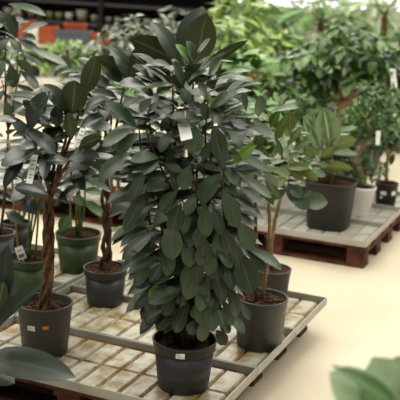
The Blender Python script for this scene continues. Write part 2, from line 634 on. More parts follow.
def pad_material():
    m, nt, b = new_mat('tray_pad')
    N, L = nt.nodes.new, nt.links.new
    tc = N('ShaderNodeTexCoord')
    n1 = N('ShaderNodeTexNoise'); n1.inputs['Scale'].default_value = 17; n1.inputs['Detail'].default_value = 7
    n2 = N('ShaderNodeTexNoise'); n2.inputs['Scale'].default_value = 75; n2.inputs['Detail'].default_value = 3
    n3 = N('ShaderNodeTexNoise'); n3.inputs['Scale'].default_value = 5; n3.inputs['Detail'].default_value = 4
    for n in (n1, n2, n3):
        L(tc.outputs['Object'], n.inputs['Vector'])
    r = N('ShaderNodeValToRGB')
    r.color_ramp.elements[0].position = .4; r.color_ramp.elements[0].color = srgb(188, 186, 168)
    r.color_ramp.elements[1].position = .64; r.color_ramp.elements[1].color = srgb(140, 118, 68)
    L(n1.outputs['Fac'], r.inputs[0])
    r2 = N('ShaderNodeValToRGB')
    r2.color_ramp.elements[0].position = .62; r2.color_ramp.elements[0].color = (1, 1, 1, 1)
    r2.color_ramp.elements[1].position = .70; r2.color_ramp.elements[1].color = (.16, .12, .07, 1)
    L(n2.outputs['Fac'], r2.inputs[0])
    mx = N('ShaderNodeMix'); mx.data_type = 'RGBA'; mx.blend_type = 'MULTIPLY'
    mr = N('ShaderNodeMapRange'); mr.inputs['From Min'].default_value = .4; mr.inputs['From Max'].default_value = .65
    L(n3.outputs['Fac'], mr.inputs['Value']); L(mr.outputs[0], mx.inputs['Factor'])
    L(r.outputs[0], mx.inputs['A']); L(r2.outputs[0], mx.inputs['B'])
    L(mx.outputs['Result'], b.inputs['Base Color'])
    b.inputs['Roughness'].default_value = .42
    b.inputs['Specular IOR Level'].default_value = .5
    return m


PADM = pad_material()
PADGREY = plain('tray_pad_grey', srgb(176, 176, 166), .4, .5, col2=srgb(150, 146, 130), scale=9)
GROOVEGREY = plain('tray_groove_grey', srgb(140, 136, 124), .5, .4, col2=srgb(120, 108, 84), scale=14)
ZP = .12            # pallet top
ZT = ZP + .014      # top of the tray pads: what pots stand on


def pallet(u0, v0, label, du=1.0):
    u1, v1 = u0 + du, v0 + 1.2
    t = thing('wooden_pallet', label, 'pallet', uv2w((u0 + u1) / 2, (v0 + v1) / 2, 0), 'wooden pallets under the plant trays')
    deck = MB()
    for k in range(7):
        a = v0 + k * (1.2 - .11) / 6
        deck.boxuv(u0, u1, a, a + .11, ZP - .018, ZP)
    for uu in (u0, (u0 + u1) / 2 - .05, u1 - .1):
        deck.boxuv(uu, uu + .1, v0, v1, ZP - .036, ZP - .0182)
    deck.build('deck', WOOD, t)
    for k in range(5):
        vv = v0 + .01 + k * (1.2 - .12) / 4
        b = MB(); b.boxuv(u0 + .01, u1 - .01, vv, vv + .1, 0, .016); b.build('bottom_board', WOOD, t)
        for uu in (u0 + .012, (u0 + u1) / 2 - .045, u1 - .102):
            b = MB(); b.boxuv(uu, uu + .09, vv + .004, vv + .096, .016, ZP - .036); b.build('block', WOOD, t)
    return t


def tray(u0, v0, du, dv, label, pad=None):
    u1, v1 = u0 + du, v0 + dv
    t = thing('plant_tray', label, 'tray', uv2w((u0 + u1) / 2, (v0 + v1) / 2, ZP), 'shallow watering trays on the pallets')
    b = MB(); b.boxuv(u0 + .004, u1 - .004, v0 + .004, v1 - .004, ZP + .0005, ZP + .006); b.build('tray_floor', GROOVEGREY if pad else GROOVE, t)
    # raised pads in two rows
    p = MB()
    n, g = 12, .0075
    mu, mv = .026, .026
    wu, wv = (du - 2 * mu) / n, (dv - 2 * mv) / 2
    for i in range(n):
        for j in range(2):
            a, c = u0 + mu + i * wu + g / 2, v0 + mv + j * wv + g / 2
            a2, c2 = a + wu - g, c + wv - g
            k = len(p.v)
            e = .005
            for (x0, x1, y0, y1, z) in ((a, a2, c, c2, ZP + .0058), (a + e, a2 - e, c + e, c2 - e, ZT)):
                p.v += [uv2w(x0, y0, z), uv2w(x1, y0, z), uv2w(x1, y1, z), uv2w(x0, y1, z)]
            p.face([k + 4, k + 5, k + 6, k + 7], 0, False)
            for q in range(4):
                p.face([k + q, k + (q + 1) % 4, k + 4 + (q + 1) % 4, k + 4 + q], 0, False)
    p.build('raised_pads', pad or PADM, t)
    r = MB()
    w, h = .005, ZP + .032
    r.boxuv(u0, u1, v0, v0 + w, ZP + .0005, h); r.boxuv(u0, u1, v1 - w, v1, ZP + .0005, h)
    r.boxuv(u0, u0 + w, v0 + w, v1 - w, ZP + .0005, h); r.boxuv(u1 - w, u1, v0 + w, v1 - w, ZP + .0005, h)
    r.build('rim', TRAYRIM, t)
    return t


FU, FV, PITCH = -2.02, 2.472, .408
pallet(FU + .02, FV + .01, 'dark wooden pallet in front, under the trays of the bushy dark plant', .92)
pallet(FU - 1.03, FV + .01, 'dark wooden pallet at far left, under the green pots')
for k, nm in enumerate(('front watering tray holding the big bushy dark plant', 'middle watering tray behind the bushy dark plant, with braided plant and grey pot',
                        'back watering tray of the front pallet, with an empty right corner')):
    tray(FU, FV + k * PITCH, 1.0, .402, nm)
for k, nm in enumerate(('front watering tray at the left edge, under the nearest rubber leaves', 'middle watering tray at left, under the low green pot with a white card',
                        'back watering tray at left, under the dark pots')):
    tray(FU - 1.03, FV + k * PITCH, 1.0, .402, nm)
BU, BV = -2.09, 4.60
pallet(BU, BV + .01, 'dark wooden pallet at right behind, under the big brown-black pot')
pallet(BU - 1.03, BV + .01, 'dark wooden pallet behind, under the orange pot')
pallet(BU - 2.06, BV + .01, 'dark wooden pallet far behind at left, seen between the stems')
for k, nm in enumerate(('watering tray at right under the big brown-black pot', 'watering tray at right under the white planter', 'watering tray at right under the small black labelled pot')):
    tray(BU, BV + k * PITCH, 1.0, .402, nm, PADGREY)
for k, nm in enumerate(('watering tray behind, beneath the orange pot', 'watering tray behind, second row past the orange pot', 'watering tray behind, third row past the orange pot')):
    tray(BU - 1.03, BV + k * PITCH, 1.0, .402, nm, PADGREY)
for k, nm in enumerate(('watering tray far behind at left, front one', 'watering tray far behind at left, under the black stickered pot', 'watering tray far behind at left, rear one')):
    tray(BU - 2.06, BV + k * PITCH, 1.0, .402, nm, PADGREY)

# ------------------------------------------------------------------ the big bushy plant in front
const = lambda y: (lambda a, b: y)


def pxpot(bx, by, rt_px, rb_px, rim_y, z=ZT):
    """base centre, rim/base radius and height in metres from what is seen"""
    c = at_z(bx, by, z)
    s = ppm(c)
    h = (by - rim_y) / s / .95
    return c, rt_px / s, rb_px / s, h


c, rt, rb, h = pxpot(183, 385, 31.5, 25.5, 337)
MAINC = c
T = thing('potted_fig_plant', 'big bushy plant with dark spoon-shaped leaves down to its charcoal pot, in front', 'potted plant', c)
p = pot(T, c, rt, rb, h, CHAR_POT, lip=.003, collar=.034, soil=.86)
mb = MB()
ang = atan2(-c.y, -c.x) - .12
sticker(mb, c, rt - .002, rt, h, ang, h - .021, .029, .018, 0, 1, 2)
mb.build('price_sticker', [PAPER, PRINTGREEN, PRINT], p)
top = at_y(196, 62, c.y)
YC = c.y


def main_y(px, py):
    R = {0: 20, 60: 36, 100: 70, 150: 80, 200: 75, 250: 70, 300: 58, 345: 40, 400: 32}
    ks = sorted(R)
    py = max(0, min(399, py))
    for a, b in zip(ks, ks[1:]):
        if a <= py <= b:
            r = R[a] + (R[b] - R[a]) * (py - a) / (b - a)
    cx = 186
    x = abs(px - cx)
    return YC - .0030 * sqrt(max(0, r * r - x * x)) * .72


MAINL = """192 62 187 41 9|192 64 210 38 8|173 68 152 63 7|180 75 172 59 10|182 85 173 62 10|187 83 207 70 7|207 82 222 58 20|222 78 255 81 5|208 102 198 82 9
210 108 238 92 14|212 106 240 101 8|206 122 203 102 8|206 119 225 108 10|182 88 188 103 11|203 120 170 118 13|222 122 236 118 8|148 87 118 85 11|174 85 147 87 6
140 88 153 96 8|174 86 156 95 8|152 98 140 112 9|138 98 122 107 9|158 102 149 112 8|150 78 133 65 7|137 128 104 103 13|146 126 172 110 9|140 133 117 154 14
131 152 98 181 15|150 137 180 158 12|136 128 102 146 11|196 126 194 153 16|171 188 142 189 13|163 163 182 173 9|160 158 130 160 12|160 160 142 174 14|170 172 178 190 11
146 172 131 200 12|223 170 213 126 17|220 170 198 163 9|221 174 200 204 19|224 172 241 186 11|226 129 242 148 9|230 170 258 170 9|246 122 274 138 10|268 113 299 107 6
258 118 260 95 13|246 112 242 92 6|237 173 272 198 10|240 186 262 202 9|228 150 272 172 10|222 188 238 228 17|238 222 252 250 18|205 203 206 238 16|247 248 283 270 10
246 250 266 272 12|238 250 252 294 25|181 203 171 234 16|178 203 153 225 12|172 222 172 260 22|148 190 124 232 15|158 230 121 260 13|160 247 131 250 13|160 256 127 273 9
165 248 171 272 15|204 236 202 268 18|222 225 234 262 16|216 243 232 268 13|178 272 152 283 11|182 290 148 303 17|196 268 187 300 17|158 277 130 293 13|155 290 134 310 9
168 308 144 322 13|178 308 156 330 14|190 302 175 333 15|196 303 196 319 12|196 320 190 335 12|205 278 200 312 15|206 302 214 332 16|203 318 202 342 13|217 270 220 290 12
222 285 221 305 11|226 285 237 318 13|228 313 245 334 10|240 302 250 320 8|218 320 230 333 10|216 330 226 345 12|188 205 183 235 12|150 205 136 224 10|186 240 190 268 15
212 205 222 236 12|190 165 183 190 16|196 196 186 215 13|232 195 258 215 9|172 130 160 152 11|178 190 160 212 13|214 140 202 160 10|150 262 138 284 12|208 262 214 290 14|212 272 224 300 13|200 258 196 286 13|226 262 232 290 13|190 262 184 288 12|216 290 210 314 14|176 250 166 276 13|230 240 240 268 14|216 232 220 258 14|196 300 204 326 14
150 268 134 286 11|164 262 150 282 12|176 292 164 316 13|224 300 232 326 12|214 250 208 276 14|160 296 146 312 12|205 222 196 248 14|232 268 246 292 13"""
lv = Leaves()
for ent in MAINL.replace('\n', '|').split('|'):
    a = [float(q) for q in ent.split()]
    up_ = a[3] < a[1]
    hi = a[1] < 130                               # the crown's top leaves lie flatter
    a[4] *= 1.2 if hi else 1.02
    hand_leaf(lv, *a, main_y, toward=rng.uniform(.05, .35), shape='spoon', droop=rng.uniform(.2, .7), fold=rng.uniform(.1, .3), wave=.03,
              n0=(rng.uniform(-.25, .25), -.38 if hi else -.5, .95 if hi else .85))
# inner leaves and the far side
for k in range(330):
    f = rng.random()
    py = 75 + 235 * f
    half = 62 * (1 - abs(f - .45) ** 2 * 1.6)
    th = rng.uniform(0, 2 * pi)
    r = .0030 * half * rng.uniform(.25, .88)
    P = at_y(188 + (rng.uniform(-1, 1) * half * .0), py, YC) + V((r * cos(th), r * sin(th) if sin(th) > 0 else r * sin(th) * .45, 0))
    d = V((cos(th), sin(th), .6 - 1.5 * f + rng.uniform(-.25, .25)))
    lv.add(P, d, V((rng.uniform(-.2, .2), -.2, 1)), rng.uniform(.1, .14), rng.uniform(.042, .056), 'spoon', rng.uniform(.3, .8), .2, rows=6)
for k in range(80):
    P = at_y(188 + rng.uniform(-30, 30), rng.uniform(90, 250), YC + rng.uniform(-.04, .10))
    th = rng.uniform(0, 2 * pi)
    lv.add(P, V((cos(th), sin(th) * .6, rng.uniform(-.8, .2))), V((0, -.4, 1)), rng.uniform(.1, .14), rng.uniform(.046, .06), 'spoon', .5, .2, rows=6)
lv.build('foliage', 'main', T)
yl = Leaves()
hand_leaf(yl, 190, 63, 176, 44, 9, main_y, shape='spoon')
hand_leaf(yl, 231, 165, 256, 145, 10, main_y, toward=.4, shape='spoon', n0=(0, -.8, .6))
hand_leaf(yl, 158, 283, 152, 301, 12, main_y, shape='spoon')
hand_leaf(yl, 208, 92, 214, 112, 6, main_y, shape='spoon')
yl.build('young_leaves', 'young', T)['label'] = 'bright green young leaves'
mb = MB()
for (dx, dy, tx, ty) in ((-.02, .0, 172, 70), (.02, .01, 192, 58), (.0, .03, 212, 100), (.03, -.02, 240, 150), (-.035, .02, 148, 110), (.01, -.03, 222, 168)):
    p0 = c + V((dx, dy, h * .84))
    mb.tube(stem_path(p0, at_y(tx, ty, YC + rng.uniform(.0, .06)), .05), [.0065 - .004 * i / 10 for i in range(11)], 7)
for (x0, y0, x1, y1) in ((150, 200, 139, 130), (175, 170, 146, 130), (205, 140, 208, 100), (226, 200, 224, 170), (190, 200, 182, 200), (160, 270, 160, 250), (200, 280, 205, 240)):
    mb.tube(stem_path(at_y(x0, y0 + 25, YC - .04), at_y(x1, y1, main_y(x1, y1)), .01), [.004 - .0018 * i / 10 for i in range(11)], 6)
mb.build('stems', TWIG, T)
# square white tag hanging in the leaves
q = MB()
tp = at_y(185, 131, main_y(185, 131) - .035)
q.box(tp, (RT * cos(.25) + UP * sin(.25)) * .017, (UP * cos(.25) - RT * sin(.25)) * .023 + V((0, .016, 0)), V((0, -.0005, 0)))
q.box(tp + UP * .034 + V((0, .02, 0)), UP * .02, RT * .0012, V((0, .0008, 0)))
q.build('care_tag', PAPER, T)

# ------------------------------------------------------------------ generic potted plant from hand-placed leaves


def leaves_from(txt, acc, yf, shape='oval', toward=(.05, .3), n0=(0, -.5, .85), fold=(.1, .3), droop=(.2, .6), wave=.0):
    for ent in txt.replace('\n', '|').split('|'):
        e = ent.split()
        if not e:
            continue
        under = e[-1] == 'u'
        a = [float(q) for q in e[:5]]
        hand_leaf(acc, *a, yf, toward=rng.uniform(*toward), under=under, shape=shape, droop=rng.uniform(*droop), fold=rng.uniform(*fold), wave=wave,
                  n0=(n0[0] + rng.uniform(-.2, .2), n0[1], n0[2]))


def ball_y(cx, cy, rpx, yc, depth=.7):
    def f(px, py):
        r2 = rpx * rpx - (px - cx) ** 2 - (py - cy) ** 2
        return yc - depth * sqrt(max(0, r2)) * yc / FPX
    return f


def long_tag(parent, p, ang, L=.085, W=.018, lean=.0, name='care_tag'):
    q = MB()
    a = (UP * cos(ang) + RT * sin(ang)) + V((0, lean, 0))
    s = RT * cos(ang) - UP * sin(ang)
    q.box(p, a * (L / 2), s * (W / 2), V((0, .0005, 0)))
    for (f, wd) in ((.3, .7), (.15, .5), (.0, .7), (-.2, .6), (-.3, .4)):
        q.box(p + a * (L * f) + V((0, -.0008, 0)), a * (L * .018), s * (W * .5 * wd), V((0, .0003, 0)), 1)
    return q.build(name, [PAPER, PRINTGREEN], parent)


# braided rubber plant, grey pot with white and orange stickers
c, rt, rb, h = pxpot(45, 350, 27, 22.5, 301)
T = thing('braided_rubber_plant', 'rubber plant with a braided trunk in a grey pot with white and orange stickers', 'potted plant', c)
p = pot(T, c, rt, rb, h, GREY_POT, lip=.002, soil=.86, soil_mat=MULCH, chips=50)
ang = atan2(-c.y, -c.x)
mb = MB(); sticker(mb, c, rb, rt, h, ang - .55, h * .62, .029, .019, 0, 1, 2); mb.build('price_label', [PAPER, PRINTGREEN, PRINT], p)
mb = MB(); sticker(mb, c, rb, rt, h, ang + .02, h * .65, .020, .012, 0, None, 1); mb.build('sticker', [ORANGE, ORANGEPRINT], p)['label'] = 'small orange sticker'
fork = at_y(51, 192, c.y)
braid(T, c + V((0, 0, h * .82)), fork, .0145, .0078, 5, 1.25, BARK)
mb = MB()
ends = [at_y(x, y, c.y + dy) for (x, y, dy) in ((40, 150, -.03), (62, 160, -.06), (72, 118, .0), (30, 132, .02), (58, 130, .05), (84, 100, .04), (70, 160, -.08))]
limbs(mb, fork - V((0, 0, .02)), ends, .0075, .004, .01)
mb.build('branches', BARK, T)
lv = Leaves()
yf = ball_y(50, 145, 75, c.y, .6)
leaves_from("""28 131 49 91 22|72 115 75 80 28 u|66 110 44 84 16|84 96 97 55 20 u|38 150 0 165 19|57 155 29 132 15|68 163 47 160 10|68 160 100 157 17|60 180 94 170 15
48 195 14 187 17|25 158 3 188 13|72 140 68 112 14 u|78 148 102 136 13 u|40 131 12 136 9|62 118 40 112 14|80 128 104 116 12|46 140 20 148 13|84 112 108 98 13
56 128 60 104 15|70 172 84 190 13|40 168 22 178 13|34 142 12 122 13|90 126 112 128 12|48 120 30 102 12""", lv, yf, 'oval', fold=(.12, .35))
for k in range(85):
    th = rng.uniform(0, 2 * pi)
    P = at_y(54 + rng.uniform(-34, 34), rng.uniform(100, 190), c.y + rng.uniform(-.04, .16))
    lv.add(P, V((cos(th), sin(th) * .8 + .2, rng.uniform(-.45, .45))), V((0, -.2, 1)), rng.uniform(.1, .15), rng.uniform(.045, .065), 'oval', .4, .2)
lv.build('foliage', 'rubber', T)
tg = long_tag(T, at_y(32, 169, c.y - .17), .12, .082, .021, .6)
long_tag(T, at_y(81, 135, c.y - .1), .3, .075, .019, .6)

# second braided plant, charcoal pot
c, rt, rb, h = pxpot(105, 302, 21.5, 18, 267)
T = thing('braided_rubber_plant', 'rubber plant with a dark braided trunk in a plain charcoal pot', 'potted plant', c)
pot(T, c, rt, rb, h, CHAR_POT, lip=.003, collar=.03, soil=.93, soil_mat=MULCH, chips=30)
fork = at_y(107, 172, c.y)
braid(T, c + V((0, 0, h * .9)), fork, .014, .0085, 3, 1.5, BARKDARK)
lv = Leaves()
ends = [at_y(x, y, c.y + dy) for (x, y, dy) in ((112, 110, .03), (98, 130, -.02), (122, 130, .02), (104, 85, .05), (125, 82, .0))]
mb = MB(); limbs(mb, fork - V((0, 0, .02)), ends, .007, .004, .005); mb.build('branches', BARKDARK, T)
yf = ball_y(112, 120, 60, c.y, .4)
leaves_from("""135 77 96 56 15 u|130 78 113 50 16|132 76 140 45 14 u|124 82 104 72 12|108 110 92 128 14|100 132 82 150 13|112 140 96 168 12|128 78 150 56 12 u|120 120 102 100 12|118 100 92 92 14
112 88 88 76 13|126 70 108 46 9|98 150 118 168 12|122 142 104 152 11""", lv, yf, 'oval')
for k in range(64):
    th = rng.uniform(0, 2 * pi)
    P = at_y(112 + rng.uniform(-22, 22), rng.uniform(70, 170), c.y + rng.uniform(-.03, .15))
    lv.add(P, V((cos(th), sin(th) * .8 + .2, rng.uniform(-.4, .5))), V((0, -.2, 1)), rng.uniform(.1, .15), rng.uniform(.045, .06), 'oval', .4, .2)
lv.build('foliage', 'rubber', T)

# tall rubber plant in terracotta, hidden behind the bushy plant
c, rt, rb, h = pxpot(200, 322, 21, 16, 284)
T = thing('tall_rubber_plant', 'tall rubber plant in a terracotta pot, half hidden behind the bushy plant', 'potted plant', c)
pot(T, c, rt, rb, h, TERRA, lip=.004, collar=.03, soil=.9)
fork = at_y(188, 130, c.y + .01)
mb = MB(); mb.tube(stem_path(c + V((-.02, 0, h * .85)), fork, .03), [.013 - .004 * i / 10 for i in range(11)], 9); mb.build('trunk', BARKDARK, T)
ends = [at_y(x, y, c.y + dy) for (x, y, dy) in ((192, 66, .0), (182, 66, .02), (204, 70, .03))]
mb = MB(); limbs(mb, fork - V((0, 0, .02)), ends, .008, .005, .0); mb.build('branches', BARK, T)
lv = Leaves()
yf = const(c.y - .05)
leaves_from("""186 66 130 38 25 u|196 64 206 13 31 u|176 60 154 22 17|207 84 232 88 16 u|203 66 248 40 9 u|198 72 226 52 10""", lv, yf, 'oval', toward=(0, .1))
leaves_from("""191 66 202 6 36""", lv, const(c.y + .03), 'oval', toward=(-.1, 0), fold=(.25, .3))
for k in range(14):
    th = rng.uniform(0, 2 * pi)
    P = at_y(194 + rng.uniform(-8, 8), rng.uniform(66, 110), c.y + rng.uniform(0, .06))
    lv.add(P, V((cos(th), sin(th) * .7 + .3, rng.uniform(-.2, .5))), V((0, 0, 1)), rng.uniform(.12, .17), rng.uniform(.05, .065), 'oval', .4, .2)
lv.build('foliage', 'rubber', T)

# grey pot right of the bushy plant, two slim trunks
c, rt, rb, h = pxpot(259, 344, 25.5, 22.5, 296)
T = thing('slim_trunk_rubber_plant', 'rubber plant with slim paired trunks in a wide grey pot, right of the bushy plant', 'potted plant', c)
pot(T, c, rt, rb, h, GREY_POT, lip=.0035, soil=.9, soil_mat=MULCH, chips=55)
mb = MB(); a = at_y(256, 160, c.y); b = at_y(266, 165, c.y + .02)
mb.tube(stem_path(c + V((-.018, .0, h * .85)), a, .015), [.0085 - .003 * i / 10 for i in range(11)], 9); mb.build('trunk', BARK, T)
mb = MB(); mb.tube(stem_path(c + V((.0, .008, h * .85)), b, .02), [.0085 - .003 * i / 10 for i in range(11)], 9); mb.build('trunk', BARKTAN, T)
lv = Leaves()
yf = ball_y(268, 150, 45, c.y, .5)
leaves_from("""275 142 287 114 9|262 150 264 137 9|268 154 274 142 10|282 158 276 138 6|258 160 244 140 8|262 172 278 186 9|254 172 240 190 9 u|250 140 240 120 8|270 168 290 178 8|256 152 262 126 9
262 136 252 116 9|270 128 280 110 9|264 180 280 198 9|258 184 274 205 9 u""", lv, yf, 'oval')
for k in range(40):
    th = rng.uniform(0, 2 * pi)
    P = at_y(262 + rng.uniform(-16, 16), rng.uniform(120, 195), c.y + rng.uniform(-.04, .08))
    lv.add(P, V((cos(th), sin(th), rng.uniform(-.3, .6))), V((0, -.1, 1)), rng.uniform(.06, .1), rng.uniform(.026, .036), 'oval', .4, .2)
lv.build('foliage', 'olive', T)

# smaller grey pot behind it with a leaning trunk
c, rt, rb, h = pxpot(271, 300, 18, 15, 268)
T = thing('leaning_rubber_plant', 'rubber plant with a leaning trunk in the small grey pot behind the wide one', 'potted plant', c)
pot(T, c, rt, rb, h, GREY_POT, lip=.003, soil=.93, soil_mat=MULCH, chips=20)
a = at_y(283, 185, c.y)
mb = MB(); mb.tube([c + V((-.004, 0, h * .88)), at_y(271, 245, c.y), at_y(275, 220, c.y), at_y(280, 200, c.y), a, at_y(290, 160, c.y)], [.009, .0085, .008, .0075, .006, .004], 9); mb.build('trunk', BARKTAN, T)
lv = Leaves()
yf = ball_y(292, 165, 50, c.y, .4)
leaves_from("""290 132 290 112 15 u|287 147 303 127 8|293 150 312 140 8|284 160 300 153 6|286 168 310 168 9|286 176 272 190 10|290 170 304 180 9 u
294 160 276 150 9|292 140 278 124 8|300 168 318 181 10 u|290 172 280 166 8""", lv, yf, 'oval')
for k in range(26):
    th = rng.uniform(0, 2 * pi)
    P = at_y(289 + rng.uniform(-10, 12), rng.uniform(132, 185), c.y + rng.uniform(-.02, .1))
    lv.add(P, V((cos(th), sin(th), rng.uniform(-.3, .5))), V((0, -.1, 1)), rng.uniform(.06, .09), rng.uniform(.028, .04), 'oval', .4, .2)
lv.build('foliage', 'olive', T)

lv = Leaves()
leaves_from("""304 202 328 202 25|292 190 308 210 17|290 186 303 197 15|296 196 312 190 13|288 182 296 204 13|286 186 272 200 11""", lv, yf, 'oval', n0=(0, -.85, .5))
lo_ = lv.build('lower_leaves', 'main', T)
lo_['label'] = 'dark round lower leaves'

# ------------------------------------------------------------------ left cluster: green pots and dark pots


def staked_plant(label, c, rt, rb, h, mat, stakes, leaves_txt, lk, yc, name='staked_rubber_plant', collar=.03, extra=0, ex=(60, 120, 170, 215), shape='oval', card=None, soil=.88, ll=(.09, .13)):
    T = thing(name, label, 'potted plant', c)
    pot(T, c, rt, rb, h, mat, lip=.003, collar=collar, soil=soil)
    for (dx, dy, tx, ty) in stakes:
        mb = MB()
        mb.tube(stem_path(c + V((dx, dy, h * soil - .01)), at_y(tx, ty, yc), .004), .0045, 8)
        mb.build('bamboo_cane', BAMBOO, T)
    mb = MB()
    for k in range(3):
        s0 = c + V((rng.uniform(-.3, .3) * rt, rng.uniform(-.3, .3) * rt, h * soil - .01))
        mb.tube(stem_path(s0, at_y(rng.uniform(ex[0], ex[1]), ex[2] - 5, yc), .02), [.005 - .002 * i / 10 for i in range(11)], 7)
    mb.build('stems', GREENSTEM, T)
    lv = Leaves()
    leaves_from(leaves_txt, lv, const(yc - .05), shape)
    for k in range(extra):
        th = rng.uniform(0, 2 * pi)
        P = at_y(rng.uniform(ex[0], ex[1]), rng.uniform(ex[2], ex[3]), yc + rng.uniform(-.05, .08))
        lv.add(P, V((cos(th), sin(th), rng.uniform(-.3, .5))), V((0, -.1, 1)), rng.uniform(*ll), rng.uniform(*ll) * .42, shape, .4, .2)
    lv.build('foliage', lk, T)
    if card:
        q = MB()
        P = at_y(card[0], card[1], c.y - .01)
        a = (UP * cos(-.35) + RT * sin(-.35)); s = RT * cos(.35) + UP * sin(-.35) * -1
        s = a.cross(_fw).normalized()
        q.box(P, a * .027, s * .017, V((0, .0006, 0)))
        q.box(P + a * -.012 + V((0, -.001, 0)), a * .007, s * .012, V((0, .0003, 0)), 1)
        q.box(P + a * .012 + V((0, -.001, 0)), a * .0015, s * .011, V((0, .0003, 0)), 1)
        q.box(P - a * .045, a * .02, s * .002, V((0, .0006, 0)))
        q.build('care_card', [PAPER, PRINT], T)
    return T


c, rt, rb, h = pxpot(78, 269, 22.5, 18, 233)
staked_plant('green-leaved staked plant in the tall green pot standing behind the braided trunks', c, rt, rb, h, GREEN_POT, ((.0, .01, 80, 150), (-.03, .0, 68, 150)),
             "84 200 104 217 9|83 190 105 195 8|70 215 60 232 13|76 190 60 200 10|82 178 98 170 9|72 196 86 206 9|78 160 92 150 10", 'ficus', c.y, extra=22, ex=(62, 98, 140, 200), collar=.032)
c, rt, rb, h = pxpot(31, 297, 22.5, 18, 256)
staked_plant('staked rubber plant in the low green pot with a white care card', c, rt, rb, h, GREEN_POT, ((-.045, .0, 9, 140), (.012, .02, 40, 165)),
             "5 212 25 224 10|22 200 36 214 15|36 210 50 196 11|30 190 10 200 12", 'rubber', c.y, extra=20, ex=(5, 55, 135, 195), collar=.03, card=(20.5, 253))
c, rt, rb, h = pxpot(16, 252, 14, 11.5, 222)
staked_plant('leafy plant in a dark pot behind the low green pot with the card', c, rt, rb, h, BLACK_POT, (), "14 205 24 190 10|16 200 2 190 10", 'rubber', c.y, extra=24, ex=(2, 40, 150, 205), collar=.02)
c, rt, rb, h = pxpot(147, 276, 13.5, 11, 255)
T = staked_plant('small plant with fresh green oval leaves in a black pot, behind the charcoal pot', c, rt, rb, h, BLACK_POT, (), "132 229 110 231 6|136 233 148 238 6|138 240 121 239 6|142 245 158 236 6|140 228 130 218 6|146 240 150 226 6",
                 'green', c.y, extra=14, ex=(138, 156, 225, 250), collar=.0, ll=(.05, .075), name='small_green_plant')

# grey-leaved plant at the upper left on a grey pot
c, rt, rb, h = pxpot(0, 268, 15, 12, 232)
T = thing('tall_grey_leaved_plant', 'tall plant with pale glossy grey-green rosettes at the upper left edge', 'potted plant', c)
pot(T, c, rt, rb, h, GREY_POT, lip=.003, collar=.02, soil=.9)
mb = MB()
j = at_y(8, 130, c.y)
mb.tube(stem_path(c + V((0, 0, h * .85)), j, .01), [.007 - .002 * i / 10 for i in range(11)], 8)
for (x, y) in ((17, 42), (12, 66), (14, 96), (2, 80), (6, 20), (26, 52)):
    mb.tube(stem_path(j, at_y(x, y, c.y - .03), .02), [.0045 - .002 * i / 10 for i in range(11)], 6)
mb.build('stems', TWIG, T)
lv = Leaves()
leaves_from("""8 4 46 15 9|16 38 10 14 10|12 35 -3 10 9|20 33 48 23 8|18 37 36 40 9|10 38 20 52 9|26 47 68 66 8|22 51 43 66 8|18 40 38 50 9|26 23 14 18 6|10 38 -4 54 11|10 64 14 88 13|20 70 39 91 9|15 60 32 71 10 u
14 84 39 99 7|14 97 29 97 6|14 98 25 116 13|6 60 -4 80 11|4 90 -6 104 10|6 100 10 124 11|12 66 2 60 9|8 20 20 8 8""", lv, const(c.y - .06), 'spoon', toward=(0, .5), n0=(0, -.42, .9))
for k in range(40):
    th = rng.uniform(0, 2 * pi)
    P = at_y(rng.uniform(-12, 16), rng.uniform(20, 135), c.y + rng.uniform(-.06, .08))
    lv.add(P, V((cos(th), sin(th), rng.uniform(-.5, .5))), V((0, -.1, 1)), rng.uniform(.07, .11), rng.uniform(.03, .042), 'spoon', .5, .2)
lv.build('foliage', 'main', T)

# nearest rubber plant at the left edge
c = at_z(-52, 385, ZT)
T = thing('near_rubber_plant', 'rubber plant mostly out of view at lower left, one broad dark leaf over the pallet', 'potted plant', c)
s = ppm(c)
pot(T, c, .095, .08, .17, GREY_POT, lip=.002, soil=.88)
mb = MB()
mb.tube(stem_path(c + V((0, 0, .14)), at_y(-40, 240, c.y), .01), [.011 - .004 * i / 10 for i in range(11)], 9)
mb.build('trunk', BARK, T)
lv = Leaves()
yn = c.y - .02
for (a, tw, un, dr, fo, nn) in (((-20, 357, 75, 376, 28), .35, False, .35, .12, (0, -.55, .83)), ((-16, 372, 15, 383, 20), .2, False, .3, .1, (0, -.3, .9)),
                                ((-12, 336, 42, 284, 17), .25, False, .3, .35, (-.4, -.5, .7)), ((-2, 328, 8, 244, 24), -.1, False, .3, .2, (0, -1, .2)),
                                ((-6, 322, 4, 281, 17), .15, True, .3, .2, (0, -1, .2)), ((-30, 300, -2, 262, 22), .0, False, .4, .2, (0, -.6, .8))):
    hand_leaf(lv, *a, const(yn), toward=tw, under=un, droop=dr, fold=fo, n0=nn, shape='oval', tint=.5)
for k in range(8):
    th = rng.uniform(2, 4.3)
    lv.add(at_y(-40, rng.uniform(240, 330), c.y), V((cos(th), sin(th), .3)), V((0, 0, 1)), .16, .065, 'oval', .4, .2)
lv.build('foliage', 'rubber', T)
# petioles
mb = MB()
for (x, y) in ((-20, 352), (-16, 372), (-12, 334), (-2, 328), (-6, 322), (-30, 300)):
    e = at_y(x, y, yn)
    mb.tube([at_y(-42, min(330, y - 10), c.y), (e + at_y(-42, min(330, y - 10), c.y)) / 2 + V((0, 0, .01)), e], .0035, 6)
mb.build('leaf_stalks', GREENSTEM, T)

